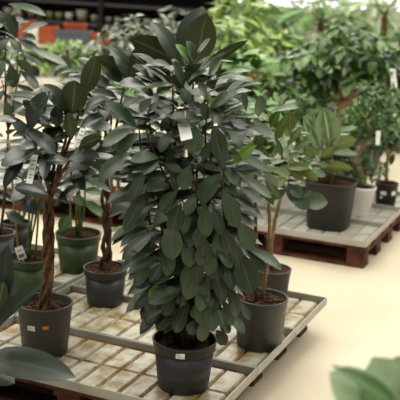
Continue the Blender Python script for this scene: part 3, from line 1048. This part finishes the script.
# blurred leaf at the lower right, close to the camera
c = V((.30, 1.36, 0))
T = thing('near_pale_plant', 'pale green plant with broad leaves, out of focus at the lower right corner', 'potted plant', c)
pot(T, c, .11, .085, .2, GREY_POT, soil=.9)
yq = 1.42
mb = MB(); st = at_y(388, 400, yq)
mb.tube(stem_path(c + V((0, 0, .17)), st + V((.03, .0, -.06)), .015), .006, 8); mb.build('stem', GREENSTEM, T)
lv = Leaves()
hand_leaf(lv, 402, 432, 374, 357, 74, const(yq), toward=-.2, n0=(.1, -.55, .8), fold=.08, droop=.5, shape='round', tint=.6)
hand_leaf(lv, 410, 432, 398, 356, 62, const(yq + .03), toward=-.2, n0=(-.1, -.55, .8), fold=.08, droop=.5, shape='round', tint=.5)
hand_leaf(lv, 396, 436, 331, 372, 50, const(yq - .01), toward=.0, n0=(.1, -.55, .8), fold=.08, droop=.4, shape='round', tint=.8)
hand_leaf(lv, 410, 430, 440, 370, 50, const(yq), toward=.0, fold=.1, droop=.3, shape='round', tint=.5)
lv.build('foliage', 'pale', T)
lv = Leaves()
hand_leaf(lv, 404, 412, 332, 364, 16, const(yq - .03), toward=.0, n0=(.3, -.4, .8), fold=.25, droop=.3, shape='lance', tint=.2)
lv.build('folded_leaf', 'green', T)
mb = MB()
for (x, y) in ((404, 430), (408, 428), (398, 432), (410, 430), (404, 412)):
    e = at_y(x, y, yq)
    mb.tube([st + V((.03, 0, -.06)), (e + st) / 2 + V((.01, 0, -.03)), e], .003, 6)
mb.build('leaf_stalks', GREENSTEM, T)

# ------------------------------------------------------------------ right pallet
c, rt, rb, h = pxpot(328, 226, 24, 20, 181)
T = thing('variegated_rubber_plant', 'rubber plant with cream-marked leaves in a big brown-black pot on the right pallet', 'potted plant', c)
pot(T, c, rt, rb, h, BROWN_POT, lip=.006, soil=.92, power=3.2, rot=YAW)
mb = MB(); mb.tube([c + V((0, 0, h * .88)), at_y(331, 165, c.y), at_y(330, 140, c.y)], [.013, .012, .009], 10); mb.build('trunk', BARKTAN, T)
mb = MB()
k0 = at_y(331, 168, c.y)
limbs(mb, k0, [at_y(x, y, c.y - .05) for (x, y) in ((322, 155), (326, 147), (318, 162), (330, 140))], .006, .004, 0)
mb.build('branches', GREENSTEM, T)
lv = Leaves()
leaves_from("""329 144 324 108 26|322 146 304 116 20|305 130 314 110 9|326 148 357 139 15 u|320 156 303 142 14 u|320 158 334 146 10 u|320 165 353 169 11 u|328 152 358 154 7|336 131 358 127 5|308 150 290 148 9
318 150 300 132 15|312 158 296 172 11|326 150 338 124 16|314 162 300 152 9|322 150 312 124 18|310 170 326 176 9""", lv, lambda a, b, q=c.y: q - .05, 'oval', fold=(.05, .25), n0=(0, -.75, .65))
for k in range(14):
    th = rng.uniform(0, 2 * pi)
    lv.add(at_y(322 + rng.uniform(-10, 10), rng.uniform(140, 172), c.y + rng.uniform(0, .08)), V((cos(th), sin(th), rng.uniform(-.1, .6))), V((0, -.1, 1)), rng.uniform(.09, .13), .05, 'oval', .4, .25)
lv.build('foliage', 'variegated', T)

# S-trunk bonsai ficus in the white planter
c = at_z(360, 214, ZT); s = ppm(c)
T = thing('bonsai_ficus', 'small-leaved ficus with a thick curved trunk in a tapered white planter', 'potted plant', c)
pot(T, c, 14 / s, 8.5 / s, 29 / s, WHITE_POT, lip=.001, soil=.93)
mb = MB()
P = [(361, 186), (359, 172), (356, 160), (359, 150), (366, 140), (371, 130), (366, 120), (358, 112)]
mb.tube([at_y(x, y, c.y) for x, y in P], [.030, .027, .023, .022, .02, .015, .011, .008], 10)
mb.build('trunk', plain('bark_greyed', srgb(96, 84, 66), .8, .2, col2=srgb(150, 134, 108), scale=30, bump=.6, bscale=90), T)
lv = Leaves()
for (x, y, r, n) in ((372, 112, .14, 260), (352, 120, .11, 140), (384, 130, .09, 90), (352, 170, .09, 110), (374, 168, .07, 70), (362, 146, .1, 44), (376, 96, .12, 140)):
    crown(lv, at_y(x, y, c.y + .035), (r, r, r * .8), n, .04, .017, 'oval', rows=3, cols=3, down=.25)
lv.build('foliage', 'ficus', T)
for (x0, y0, x1, y1) in ((371, 130, 384, 128), (366, 120, 372, 104), (356, 160, 348, 170), (359, 172, 372, 168), (358, 112, 350, 118), (366, 120, 378, 98)):
    mb = MB(); mb.tube(stem_path(at_y(x0, y0, c.y), at_y(x1, y1, c.y - .03), .015), .005, 6); mb.build('branch', BARKDARK, T)
long_tag(T, at_y(378, 138, c.y - .1), .05, .075, .024)

c, rt, rb, h = pxpot(385, 205, 11.5, 9.5, 183)
T = thing('slender_plant', 'slender young tree in a black pot with white labels at the right edge', 'potted plant', c)
p = pot(T, c, rt, rb, h, BLACK_POT, lip=.002, soil=.95)
ang = atan2(-c.y, -c.x)
mb = MB(); sticker(mb, c, rb, rt, h, ang - .25, h * .62, .035, .022, 0, None, None); sticker(mb, c, rb, rt, h, ang - .45, h * .42, .014, .012, 0); mb.build('price_label', PAPER, p)
mb = MB(); sticker(mb, c, rb, rt, h, ang + .75, h * .62, .03, .026, 0); mb.build('price_label', PAPER, p)
mb = MB(); f_ = at_y(388, 158, c.y)
mb.tube([c + V((0, 0, h * .9)), at_y(386, 172, c.y), f_, at_y(392, 146, c.y)], [.012, .011, .009, .005], 8)
limbs(mb, f_, [at_y(x, y, c.y) for x, y in ((380, 140), (398, 146), (404, 136))], .006, .003)
mb.build('trunk', BARKTAN, T)
lv = Leaves()
crown(lv, at_y(390, 142, c.y), (.2, .15, .12), 70, .075, .03, 'oval', rows=4)
lv.build('foliage', 'ficus', T)

# further pots on the rear pallets
c, rt, rb, h = pxpot(241, 214, 13.5, 11, 187)
T = thing('leafy_pot_plant', 'leafy plant in an orange pot seen through the bushy plant', 'potted plant', c)
pot(T, c, rt, rb, h, TERRA, lip=.003, collar=.02, soil=.93)
mb = MB(); mb.tube(stem_path(c + V((0, 0, h * .9)), at_y(242, 130, c.y), .02), .008, 8); mb.build('trunk', BARK, T)
lv = Leaves(); crown(lv, at_y(242, 130, c.y), (.2, .15, .2), 120, .09, .035, rows=4); lv.build('foliage', 'green', T)
c, rt, rb, h = pxpot(286, 206, 13, 9, 180)
T = thing('leafy_pot_plant', 'leafy plant in a white pot behind the leaning trunk', 'potted plant', c)
pot(T, c, rt, rb, h, WHITE_POT, lip=.002, soil=.93)
mb = MB(); mb.tube(stem_path(c + V((0, 0, h * .9)), at_y(286, 130, c.y), .02), .008, 8); mb.build('trunk', BARK, T)
lv = Leaves(); crown(lv, at_y(284, 122, c.y), (.2, .15, .16), 130, .09, .035, rows=4); lv.build('foliage', 'ficus', T)
c, rt, rb, h = pxpot(127, 206, 19, 16, 172)
T = thing('leafy_pot_plant', 'leafy plant in a black pot with white labels and an orange dot', 'potted plant', c)
p = pot(T, c, rt, rb, h, BLACK_POT, lip=.003, soil=.93)
ang = atan2(-c.y, -c.x)
mb = MB(); sticker(mb, c, rb, rt, h, ang - .75, h * .74, .024, .034, 0); mb.build('price_label', PAPER, p)
mb = MB(); sticker(mb, c, rb, rt, h, ang - .2, h * .76, .042, .036, 0); mb.build('price_label', PAPER, p)
mb = MB(); sticker(mb, c, rb, rt, h, ang - .6, h * .56, .018, .017, 0); mb.build('sticker', ORANGE, p)
mb = MB(); mb.tube(stem_path(c + V((0, 0, h * .9)), at_y(128, 110, c.y), .02), .009, 8); mb.build('trunk', BARK, T)
lv = Leaves(); crown(lv, at_y(128, 105, c.y), (.24, .2, .26), 150, .1, .04, rows=4); lv.build('foliage', 'green', T)

# big weeping ficus tree behind the right pallet
c = at_z(343, 188, ZT)
T = thing('weeping_ficus_tree', 'large ficus tree with a wide drooping green crown, behind the right pallet pots', 'tree', c)
s = ppm(c)
pot(T, c, .17, .14, .24, CHAR_POT, lip=.004, soil=.92)
mb = MB()
y0 = c.y
trk = [c + V((0, 0, .2)), at_y(338, 140, y0), at_y(338, 118, y0), at_y(343, 104, y0), at_y(354, 95, y0), at_y(366, 86, y0), at_y(374, 76, y0)]
mb.tube(trk, [.036, .033, .032, .031, .027, .022, .014], 10)
for (a, e) in ((3, (322, 70)), (3, (308, 92)), (4, (350, 60)), (5, (384, 84)), (5, (362, 60)), (6, (392, 60)), (6, (372, 46)), (4, (336, 48)), (3, (300, 66))):
    mb.tube(stem_path(trk[a], at_y(e[0], e[1], y0 + rng.uniform(-.15, .15)), .04), [.014 - .009 * i / 10 for i in range(11)], 7)
mb.build('trunk', plain('bark_pale', srgb(150, 116, 84), .75, .2, col2=srgb(186, 152, 116), scale=40, bump=.5, bscale=90), T)
lv = Leaves()
for (x, y, rx, rz, n) in ((312, 66, .20, .15, 150), (340, 42, .24, .12, 170), (372, 44, .2, .13, 150), (392, 62, .2, .16, 130), (350, 70, .25, .12, 80), (304, 98, .16, .16, 100), (384, 92, .2, .14, 110), 
                        (296, 60, .14, .08, 50)):
    crown(lv, at_y(x, y, y0), (rx, .26, rz), int(n * .85), .1, .044, 'ovate', rows=4, cols=3, down=.55, inner=.2)
lv.build('foliage', 'ficus', T)
long_tag(T, at_y(393.5, 78, y0 - .3), -.1, .11, .034)
fl = MB()
for (x, y) in ((362, 87), (358, 84), (356, 91)):
    P = at_y(x, y, y0 - .05)
    fl.lathe(P, [(.0, -.012), (.014, -.006), (.018, .0), (.013, .007), (0, .011)], 10)
fl.build('red_fruit', RED, T)['label'] = 'small red fruit on the trunk'

# ------------------------------------------------------------------ background planting


def bg_plant(name, label, px, base_y, top_y, y, rx, n, L, W, kind, shape='oval', group=None, cat='potted plant', potmat=None, z0=0.0, down=.3, rows=4, upb=.2, pot_h=.2, pot_r=.12, flowers=None, ry=None):
    top = at_y(px, top_y, y)
    lo = at_y(px, base_y, y)
    c = V((top.x, y, z0))
    cu, cv = c.dot(D1), c.dot(D2)
    if BV - .1 < cv < BV + 1.3 and BU - 2.1 < cu < BU + 1.05:
        row_ = max(0, min(2, int((cv - BV) / PITCH)))         # stands on the nearest tray of the rear pallets
        cv2 = BV + row_ * PITCH + .2
        c = uv2w(cu, cv2, ZT)
        y = c.y
    T = thing(name, label, cat, c, group)
    pot(T, c, pot_r, pot_r * .8, pot_h, potmat or CHAR_POT, lip=.004, soil=.92, seg=28)
    cz = (top.z + lo.z) / 2
    rz = max(.05, (top.z - lo.z) / 2)
    mb = MB()
    tips = []
    lv = Leaves()
    crown(lv, V((c.x, y, cz)), (rx, ry or rx * .8, rz), n, L, W, shape, rows=rows, down=down, upbias=upb, tips=tips)
    lv.build('foliage', kind, T)
    b0 = c + V((0, 0, pot_h * .9))
    mb.tube(stem_path(b0, V((c.x, y, max(b0.z + .05, cz - rz * .3))), .03), .012, 7)
    for e in tips[::4]:
        mb.tube(stem_path(V((c.x, y, max(b0.z + .04, cz - rz * .3))), e, .02, 4), .004, 5)
    mb.build('stems', BARK if kind in ('grey', 'ficus') else GREENSTEM, T)
    if flowers:
        for (x, yy) in flowers:
            fb = MB()
            P = at_y(x, yy, y - rx * .7)
            fb.lathe(P, [(.0, -.012), (.014, -.006), (.018, .0), (.012, .007), (0, .011)], 10)
            fb.tube([P - V((0, 0, .02)), P + V((0, rx * .3, -.12))], .003, 5)
            fb.build('red_flower', RED, T)
    return T


G = 'bright plants behind the bushy plant'
bg_plant('leafy_bush', 'yellow-green airy bush directly behind the top of the bushy plant', 226, 100, 14, 7.2, .3, 300, .13, .05, 'lime', 'lance', G)
bg_plant('leafy_bush', 'tall lime plant with long narrow leaves rising behind the others', 240, 60, -2, 8.0, .26, 130, .24, .06, 'lime', 'lance', G, upb=.5)
bg_plant('leafy_bush', 'lime bush between the bushy plant and the ficus tree', 268, 100, 30, 7.6, .34, 300, .14, .055, 'lime', 'oval', G)
bg_plant('broad_leaved_plant', 'broad-leaved green plant with red blooms right of the bushy plant', 252, 125, 58, 6.4, .26, 110, .17, .1, 'green', 'ovate', G, flowers=((250, 81), (254, 76), (247, 78), (272, 89)))
bg_plant('broad_leaved_plant', 'mid green plant low between the slim trunks and the ficus tree', 286, 140, 84, 6.3, .28, 170, .14, .07, 'green', 'ovate', G)
bg_plant('leafy_bush', 'dark green bush low behind the right side of the bushy plant', 236, 150, 92, 6.2, .26, 150, .13, .06, 'ficus', 'oval', G)
G = 'bushes behind the ficus tree'
bg_plant('leafy_bush', 'green bush behind the left side of the ficus crown', 318, 130, 52, 7.6, .4, 260, .13, .06, 'green', 'oval', G)
bg_plant('leafy_bush', 'green bush behind the middle of the ficus crown', 352, 135, 60, 7.9, .36, 220, .13, .055, 'green', 'oval', G)
bg_plant('leafy_bush', 'lime-tinted bush at the right edge behind the ficus crown', 395, 120, 40, 8.3, .36, 240, .13, .06, 'lime', 'oval', G)
bg_plant('flowering_plant', 'low green plant with red blooms behind the bonsai', 370, 128, 100, 7.0, .22, 90, .09, .045, 'green', 'oval', G, flowers=((338, 117), (372, 122)))
G = 'grey-green shrubs behind the rubber plants'
for (px, by, ty, y, lab) in ((115, 92, 26, 6.2, 'grey-green small-leaved shrub right behind the braided plants'), (148, 84, 16, 6.5, 'grey-green small-leaved shrub behind the left shoulder of the bushy plant'),
                             (176, 84, 8, 7.0, 'tallest grey-green shrub behind the top of the bushy plant'), (96, 110, 42, 6.0, 'low grey-green shrub behind the left braided plant')):
    bg_plant('small_leaved_shrub', lab, px, by, ty, y, .24, 260, .075, .032, 'grey', 'oval', G)


def palm(label, px, y, top_y, n=9, L=.9, kind='green', potmat=None):
    top = at_y(px, top_y, y)
    c = V((top.x, y, 0))
    T = thing('palm', label, 'palm', c, 'palms at the back')
    pot(T, c, .18, .15, .3, potmat or CHAR_POT, soil=.92, seg=28)
    tr = MB()
    hz = max(.45, top.z - L * .22)
    tr.tube(stem_path(c + V((0, 0, .26)), V((c.x, y, hz)), .02), .035, 8)
    tr.build('trunk', BARK, T)
    lv = Leaves()
    sp = MB()
    for k in range(n):
        th = 2 * pi * k / n + rng.uniform(-.3, .3)
        o = V((cos(th), sin(th), 0))
        el = rng.uniform(.5, 1.2)
        pts = []
        p_ = V((c.x, y, hz)); a = el
        for i in range(9):
            pts.append(p_.copy())
            p_ = p_ + (o * cos(a) + V((0, 0, 1)) * sin(a)) * (L / 8)
            a -= .22
        sp.tube(pts, [.007 - .005 * i / 8 for i in range(9)], 5)
        for i in range(2, 9):
            t = (pts[i] - pts[i - 1]).normalized()
            sd = t.cross(V((0, 0, 1))).normalized()
            for f in (0, .5):
                q = pts[i - 1] + (pts[i] - pts[i - 1]) * f
                for sg in (-1, 1):
                    lv.add(q, (sd * sg + t * .8 + V((0, 0, -.15))), V((0, 0, 1)), L * .34 * (1 - .06 * i), .034, 'lance', .4, .1, rows=4, cols=3)
    sp.build('frond_stems', GREENSTEM, T)
    lv.build('fronds', kind, T)
    return T


palm('palm with arching fronds behind the lime bushes', 285, 10.2, 12, 11, .72)
palm('palm with arching fronds behind the left side of the ficus crown', 322, 9.6, 8, 11, .66)
palm('palm with upright fronds at the upper right corner', 386, 10.4, 2, 11, .72, 'pale')
palm('palm with arching fronds left of the other palms', 256, 10.9, 4, 9, .66)
palm('palm furthest back behind the middle of the ficus crown', 352, 12, 2, 9, .66, 'pale')

G = 'pale plants along the far wall'
for (px, y, ty, lab, kd) in ((272, 13.6, 14, 'pale tall bush along the far wall left of the palms', 'pale'), (300, 14.2, 12, 'green tall bush along the far wall between the palms', 'green'),
                         (334, 14.6, 14, 'pale tall bush along the far wall behind the middle palm', 'pale'), (364, 14.0, 10, 'green tall bush along the far wall right of the middle palm', 'green'),
                         (394, 14.4, 16, 'pale tall bush along the far wall at the right corner', 'pale')):
    bg_plant('far_bush', lab, px, 70, ty, y, .5, 150, .2, .08, kd, 'lance', G)

# low bench with small plants at the right edge
BENCH = plain('bench_black', srgb(24, 24, 24), .6, .3)
q0 = at_z(408, 136, .16)
T = thing('plant_bench', 'low black bench of small plants at the right edge behind the slender tree', 'bench', V((q0.x, q0.y, 0)))
b = MB(); b.boxuv(q0.dot(D1) - .5, q0.dot(D1) + 1.0, q0.dot(D2), q0.dot(D2) + .8, .1, .16); b.build('bench_top', BENCH, T)
for (uu, vv) in ((-.48, .02), (.92, .02), (-.48, .72), (.92, .72)):
    b = MB(); b.boxuv(q0.dot(D1) + uu, q0.dot(D1) + uu + .06, q0.dot(D2) + vv, q0.dot(D2) + vv + .06, 0, .1); b.build('leg', BENCH, T)
for k in range(6):
    P = uv2w(q0.dot(D1) - .4 + .24 * k, q0.dot(D2) + .14, .16)
    S = thing('small_leafy_plant', 'small bright leafy plant in a black pot on the low black bench', 'potted plant', P, 'small plants on the low bench')
    pot(S, P, .05, .042, .07, BLACK_POT, seg=20, soil=.9, lip=.001)
    lv = Leaves(); crown(lv, P + V((0, 0, .11)), (.09, .08, .06), 36, .07, .036, 'ovate', rows=3); lv.build('foliage', 'green' if k % 2 else 'lime', S)

# display table at the left with light green plants, terracotta crates and boxes
TABLE = plain('table_white', srgb(222, 220, 208), .5, .4, var=.04)
ty = 9.0
tl, tr_ = at_y(-25, 80, ty), at_y(150, 80, ty)
tz = .36
T = thing('display_table', 'long white display table of light green plants at the upper left', 'table', V(((tl.x + tr_.x) / 2, ty + .7, 0)))
tu0, tu1 = tl.x, tr_.x
b = MB(); b.box(V(((tu0 + tu1) / 2, ty + .7, tz - .03)), V(((tu1 - tu0) / 2, 0, 0)), V((0, .7, 0)), V((0, 0, .03))); b.build('table_top', TABLE, T)
for (x, y) in ((tu0 + .08, ty + .08), (tu1 - .08, ty + .08), (tu0 + .08, ty + 1.3), (tu1 - .08, ty + 1.3)):
    b = MB(); b.box(V((x, y, (tz - .06) / 2)), V((.03, 0, 0)), V((0, .03, 0)), V((0, 0, (tz - .06) / 2))); b.build('leg', TABLE, T)
spots = [(34, 78, 'lime'), (48, 74, 'lime'), (60, 76, 'lime'), (70, 70, 'green'), (80, 66, 'lime'), (92, 66, 'green'), (54, 62, 'green'), (66, 62, 'lime'), (104, 70, 'lime'), (120, 70, 'green'), (14, 76, 'green')]
labs = ['light green leafy plant near the left end of the white table', 'light green leafy plant left of the middle on the white table', 'pale leafy plant low in the middle of the white table', 'green strap-leaved plant in the middle of the white table',
        'light green plant before the dark grey box', 'green plant at the right of the white table by the shrubs', 'striped green plant under the terracotta boxes', 'lime plant behind the pale leafy plant on the white table',
        'lime plant behind the grey-green shrubs on the white table', 'green plant at the right end of the white table', 'green plant at the left end of the white table']
for i, (px, py, kd) in enumerate(spots):
    yy = ty + .15 + (.45 if py < 64 else .1 * (i % 3))
    P = at_y(px, py, yy); P = V((P.x, yy, tz))
    S = thing('table_plant', labs[i], 'potted plant', P, 'leafy plants on the white table')
    pot(S, P, .07, .055, .1, CHAR_POT if i % 3 == 0 else WHITE_POT, seg=20, soil=.9, lip=.002)
    lv = Leaves(); crown(lv, P + V((0, 0, .15)), (.14, .11, .07), 44, .14, .06, 'lance', rows=4, upbias=.6, down=.1); lv.build('foliage', kd, S)

GREYBOX = plain('grey_box', srgb(78, 82, 88), .55, .4, var=.05)


def planter_box(label, x0, x1, y_top, y_bot, y, mat, name='planter_box', wall=.02, group=None, depth=.14):
    a, b2 = at_y(x0, y_bot, y), at_y(x1, y_bot, y)
    zt = at_y((x0 + x1) / 2, y_top, y).z
    zb = at_y((x0 + x1) / 2, y_bot, y).z
    cx, hw = (a.x + b2.x) / 2, (b2.x - a.x) / 2
    return cx, hw, zb, zt


RACK = plain('rack_black', srgb(14, 14, 15), .6, .3)
SHELFEDGE = plain('shelf_edge', srgb(58, 54, 62), .5, .4)
# a second, taller stand behind the table for the boxes
st_y = 10.7
sz = at_y(60, 46, st_y).z
sl, sr = at_y(5, 46, st_y).x, at_y(150, 46, st_y).x
T = thing('box_stand', 'white stand behind the table carrying terracotta planters and a dark grey box', 'stand', V(((sl + sr) / 2, st_y + .3, 0)))
b = MB(); b.box(V(((sl + sr) / 2, st_y + .3, sz - .02)), V(((sr - sl) / 2, 0, 0)), V((0, .3, 0)), V((0, 0, .02))); b.build('stand_top', TABLE, T)
for x in (sl + .05, sr - .05):
    for y in (st_y + .05, st_y + .55):
        b = MB(); b.box(V((x, y, (sz - .04) / 2)), V((.03, 0, 0)), V((0, .03, 0)), V((0, 0, (sz - .04) / 2))); b.build('leg', TABLE, T)
for (x0, x1, yt, dy, mat, nm, lab, cat) in ((39, 56, 27, .06, TERRA, 'terracotta_planter', 'terracotta planter left of the dark grey box', 'planter'), (56, 90, 31, .04, GREYBOX, 'storage_box', 'dark grey box between the terracotta planters', 'box'),
                                      (18, 33, 22, .34, TERRA, 'terracotta_planter', 'terracotta planter behind the white bucket at left', 'planter'), (64, 84, 24, .34, TERRA, 'terracotta_planter', 'terracotta planter behind the dark grey box', 'planter'),
                                      (91, 108, 34, .06, TERRA, 'terracotta_planter', 'terracotta planter right of the dark grey box', 'planter')):
    yy = st_y + dy
    a, e = at_y(x0, 40, yy), at_y(x1, 40, yy)
    zt = at_y((x0 + x1) / 2, yt, yy).z
    cx, hw, hh = (a.x + e.x) / 2, (e.x - a.x) / 2, (zt - sz)
    b = MB(); w = .012; dp = .11
    cc = V((cx, yy + dp, sz))
    b.box(cc + V((0, 0, .008)), V((hw - .01, 0, 0)), V((0, dp - .01, 0)), V((0, 0, .0075)))
    for sg in (-1, 1):
        b.box(cc + V((0, sg * (dp - w / 2), hh / 2)), V((hw, 0, 0)), V((0, w / 2, 0)), V((0, 0, hh / 2 - .0005)))
        b.box(cc + V((sg * (hw - w / 2), 0, hh / 2)), V((w / 2, 0, 0)), V((0, dp - w, 0)), V((0, 0, hh / 2 - .0005)))
        b.box(cc + V((0, sg * dp, hh - .018)), V((hw + .008, 0, 0)), V((0, .008, 0)), V((0, 0, .018)))
        b.box(cc + V((sg * hw, 0, hh - .018)), V((.008, 0, 0)), V((0, dp, 0)), V((0, 0, .018)))
    tag(b.build(nm, mat, None, cc), lab, cat)
yy = st_y + .12
P = at_y(34, 40, yy)
b = MB(); rr = .075; hh = at_y(34, 28, yy).z - sz
b.lathe(V((P.x, yy, sz)), [(0, .006), (rr * .8, .003), (rr * .88, .0005), (rr, hh - .012), (rr * 1.05, hh - .008), (rr * 1.05, hh), (rr * .95, hh), (rr * .85, .02), (0, .015)], 28)
tag(b.build('bucket', WHITE_POT, None, V((P.x, yy, sz))), 'white bucket left of the terracotta planters', 'bucket')

# black shelving rack along the back with rows of pots
ry = 12.6
O = at_y(101, 40, ry)
ou, ov = O.dot(D1), O.dot(D2)
zs = [.03, at_y(101, 49, ry).z, at_y(101, 24.5, ry).z, at_y(101, 3.5, ry).z, at_y(101, -20, ry).z]
T = thing('shelving_rack', 'long black shelving rack across the back at upper left', 'rack', uv2w(ou, ov + .25, 0))
U0, U1 = ou - 2.4, ou + 1.7
b = MB(); b.boxuv(U0, U1, ov + .5, ov + .53, 0, zs[-1] + .3); b.build('back_panel', RACK, T)
for k, z in enumerate(zs):
    b = MB(); b.boxuv(U0, U1, ov + .006, ov + .5, z - .025, z); b.boxuv(U0, U1, ov, ov + .006, z - .03, z + .004, 1); b.build('shelf', [RACK, SHELFEDGE], T)
for du in (-2.36, -1.2, 0, 1.66):
    b = MB(); b.boxuv(ou + du - .03, ou + du + .03, ov - .03, ov - .002, 0, zs[-1] + .3); b.build('upright', RACK, T)
PM = [plain('pot_olive', srgb(126, 130, 98), .5, .4), plain('pot_cream', srgb(196, 190, 176), .5, .4), plain('pot_greybeige', srgb(150, 146, 134), .5, .4)]
row = [(20, 14, 1), (31, 8, 0), (40, 8, 0), (49.5, 8, 0), (59, 8, 0), (69, 9, 1), (82, 12, 2), (94.5, 8, 2), (108.5, 7, 2), (117.5, 7.5, 2), (127.5, 7.5, 2), (137, 8, 2), (147, 8, 2), (157, 8, 2), (167, 8, 1), (8, 9, 2)]
for i, (px, w, mi) in enumerate(row):
    g = at_y(px, 20, ry)
    u_ = g.dot(D1) ; 
    # slide along the shelf until the pot sits under this direction
    v_ = ray(px, 20); tt = (ov + .14) / v_.dot(D2); P = CAM + v_ * tt
    P = V((P.x, P.y, zs[2] + .0005))
    s = ppm(P)
    r = w / 2 / s
    hh = r * 2 * 1.0 if mi != 1 else r * 1.9
    b = MB()
    b.lathe(P, [(0, .004), (r * .7, .003), (r * .76, 0), (r * .98, hh * .85), (r * 1.0, hh * .88), (r, hh), (r * .92, hh), (r * .72, .02), (0, .015)], 24)
    tag(b.build('shelf_pot', PM[mi], None, P), {0: 'small olive pot among the olive ones on the black rack', 1: 'cream pot on the black rack', 2: 'grey-beige pot on the black rack'}[mi], 'pot', 'empty pots on the black rack')

# ------------------------------------------------------------------ light: rows of ceiling lamps and soft hall light
w = bpy.data.worlds.new('world')
bpy.context.scene.world = w
w.use_nodes = True
bg = w.node_tree.nodes['Background']
bg.inputs[0].default_value = (1.0, .96, .88, 1)
bg.inputs[1].default_value = .13


def lamp(x, y, z, sx, sy, power, col=(1, .95, .86)):
    l = bpy.data.lights.new('ceiling_lamp', 'AREA')
    l.shape = 'RECTANGLE'
    l.size, l.size_y = sx, sy
    l.energy = power
    l.color = col
    o = bpy.data.objects.new('ceiling_lamp', l)
    C.objects.link(o)
    o.location = (x, y, z)
    return o


for x in (-3.2, 0, 3.2):
    for y in (3.3, 6.3, 9.3, 12.3):
        lamp(x, y, 4.0, 1.2, 1.8, 74)
    lamp(x, .2, 4.0, 1.2, 1.8, 26)

sc = bpy.context.scene
sc.view_settings.view_transform = 'Standard'
sc.view_settings.look = 'None'
sc.view_settings.gamma = 1
sc.view_settings.use_curve_mapping = False
sc.view_settings.exposure = 0.22
